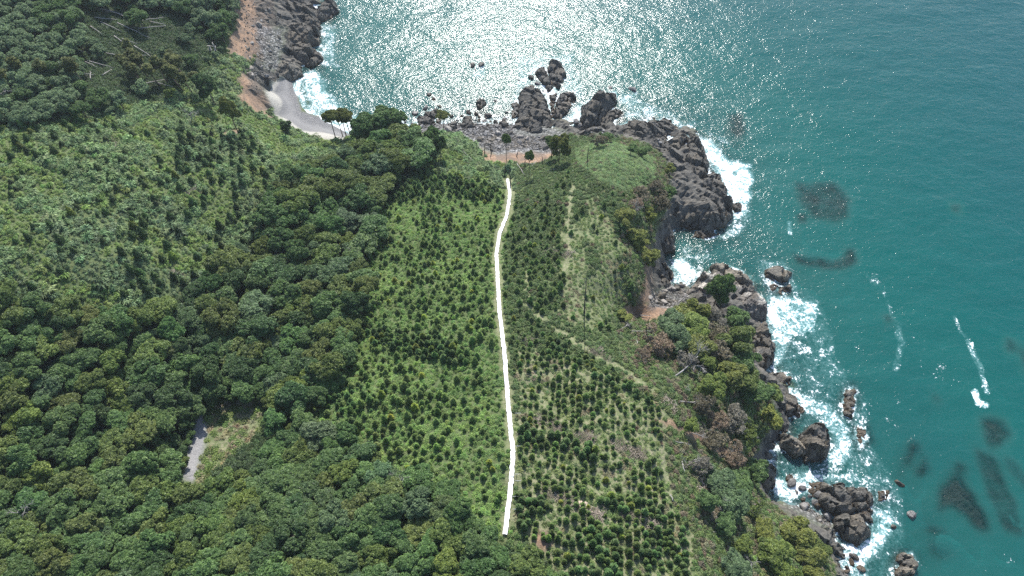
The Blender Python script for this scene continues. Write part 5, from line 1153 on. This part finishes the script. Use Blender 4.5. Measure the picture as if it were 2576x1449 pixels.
# ------------------------------------------------------------------ low plant cover
rv = np.random.default_rng(123)
X, Y = np.meshgrid(np.arange(-215, 150, .84), np.arange(-22, 265, .84)); X = X.ravel()+rv.uniform(-.4, .4, X.size); Y = Y.ravel()+rv.uniform(-.4, .4, Y.size); Z = ground(X, Y)
px, py, dep = project(np.column_stack([X, Y, Z])); m = (Z > .9) & (px > -160) & (px < W) & (py > -160) & (py < H+160)
m &= (gsample(rk, X, Y) < .45+.25*rv.random(len(X))) | (Z > 9); m &= gsample(sand_m, X, Y) < .3; m &= gsample(cob_m, X, Y) < .35; m &= gsample(road_m, X, Y) < .3
m &= gsample(soil_m, X, Y) < .35+.4*rv.random(len(X)); m &= linedist(px, py, WALK) > 11; m &= (gsample(trk_m, X, Y) < .5) | (rv.random(len(X)) < .15)
X, Y, Z, px, py = X[m], Y[m], Z[m], px[m], py[m]; n = len(X)
fo = np.maximum(sdf(px, py, FOREST), sdf(px, py, TOPWOOD)) > 0
hill = (sdf(px, py, [(-200,300),(60,300),(450,240),(600,140),(720,340),(900,330),(1180,320),(1290,420),(1290,470),(1100,430),(960,470),(700,600),(500,740),(200,780),(-200,760)]) > -10) & ~fo
left = (sdf(px, py, C_L) > -25) & ~hill; dryv = gsample(dry_m, X, Y); cap = sdf(px, py, [(1445,378),(1490,360),(1530,355),(1600,378),(1645,400),(1645,450),(1625,482),(1560,478),(1500,450),(1450,405)]) > 0
clear = sdf(px, py, CLEAR) > -6
ty = np.full(n, 1); sc = rv.uniform(.65, 1.05, n); ti = np.tile(np.array([[.120, .180, .062]]), (n, 1)); u = rv.random(n); nz = fbm(X/10, Y/10, 500, 3); nz2 = fbm(X/4, Y/4, 510, 3)
mk = fo; ty[mk] = np.where(u[mk] < .6, 0, 2); ti[mk] = (.085, .135, .052); sc[mk] *= 1.2
mk = hill; ty[mk] = np.where(u[mk]+(nz[mk]-.5) < .45, rv.integers(0, 3, mk.sum()), rv.integers(3, 5, mk.sum())); pal = np.array([.210, .300, .130])
ti[mk] = np.where((nz2[mk] > .5)[:, None], pal, np.array([.222, .312, .095])); sc[mk] *= (.85+.5*(nz2[mk] > .55))*np.where(rv.random(mk.sum()) < .10, 1.6, .9)
mk = hill & (nz > .60) ; ti[mk] = (.185, .262, .125)
mk = left; ty[mk] = np.where((nz[mk] > .52) & (u[mk] < .6), rv.integers(5, 7, mk.sum()), np.where(u[mk] < .62, rv.integers(0, 3, mk.sum()), rv.integers(3, 7, mk.sum()))); sc[mk] *= .8; ti[mk] = np.where((nz[mk] > .50)[:, None], np.array([.225, .345, .095]), np.array([.192, .300, .088])); 
mk = (dryv > .5) & ~fo & ~left; ty[mk] = np.where(u[mk] < .25, 1, np.where(u[mk] < .45, 5, rv.integers(7, 9, mk.sum()))); ti[mk] = np.where((u[mk] < .45)[:, None], np.array([.145, .220, .078]), np.where((nz2[mk] > .60)[:, None], np.array([.26, .245, .14]), np.array([.185, .250, .09]))); sc[mk] *= np.where(u[mk] < .45, .62, 1.0)
drop = (dryv > .5) & ~fo & ~left & (rv.random(n) < .12)
mk = cap; ty[mk] = rv.integers(5, 7, mk.sum()); ti[mk] = (.215, .315, .125); sc[mk] = rv.uniform(.6, .85, mk.sum()); drop &= ~cap
mk = clear; ty[mk] = np.where(u[mk] < .4, 5, rv.integers(7, 9, mk.sum())); ti[mk] = np.where((u[mk] < .4)[:, None], np.array([.18, .25, .07]), np.array([.32, .29, .17])); drop |= clear & (rv.random(n) < .35)
rs_ = (px > 1560) & (dryv < .5) & ~cap & (Z > 2); t_ = rv.random(n); mk = rs_ & (t_ < .13); ti[mk] = (.19, .165, .10); mk = rs_ & (t_ > .13) & (t_ < .3); ti[mk] = (.22, .215, .12); mk = rs_ & (t_ > .3) & (t_ < .5); ti[mk] = (.17, .235, .075)
up = (sdf(px, py, FOREST) > 0) & (py < 620) & (rv.random(n) < .3); ti[up] = (.17, .20, .10)
ti = ti*rv.uniform(.78, 1.22, (n, 1))*(1+rv.normal(size=(n, 3))*.05); br = (rv.random(n) < .02) & (px > 1300); ti[br] = (.16, .125, .08)
kp = ~drop; X, Y, Z, ty, sc, ti = X[kp], Y[kp], Z[kp], ty[kp], sc[kp], ti[kp]; n = len(X)
scatter('low_plant_cover', COVER, np.column_stack([X, Y, Z-.06]), np.column_stack([rv.normal(size=n)*.12, rv.normal(size=n)*.12, rv.uniform(0, 6.28, n)]), sc, ty, ti, 'bushes, grass and vines covering the slopes')
print('COUNTS', 'trees', len(acc), 'conifers', len(CX), 'cover', n, 'boulders', len(br_), 'sheets', k_)

# ------------------------------------------------------------------ the sea air: thin and even
hv = np.array([(x, y, z) for z in (-60.0, 152.0) for y in (-900.0, 1100.0) for x in (-1300.0, 1300.0)])
hm, hn = new_mat('haze_air')
pv = hn('VolumePrincipled'); pv.inputs['Color'].default_value = (.80, .90, 1.0, 1); pv.inputs['Density'].default_value = 0.00012; pv.inputs['Anisotropy'].default_value = 0.2
ot = [q for q in hm.node_tree.nodes if q.type == 'OUTPUT_MATERIAL'][0]; hm.node_tree.links.new(pv.outputs[0], ot.inputs['Volume'])
hz_ = link('haze', mesh('haze', hv, [(0, 2, 3, 1), (4, 5, 7, 6), (0, 1, 5, 4), (2, 6, 7, 3), (0, 4, 6, 2), (1, 3, 7, 5)], hm), kind='stuff', label='thin pale sea haze over the whole coast')
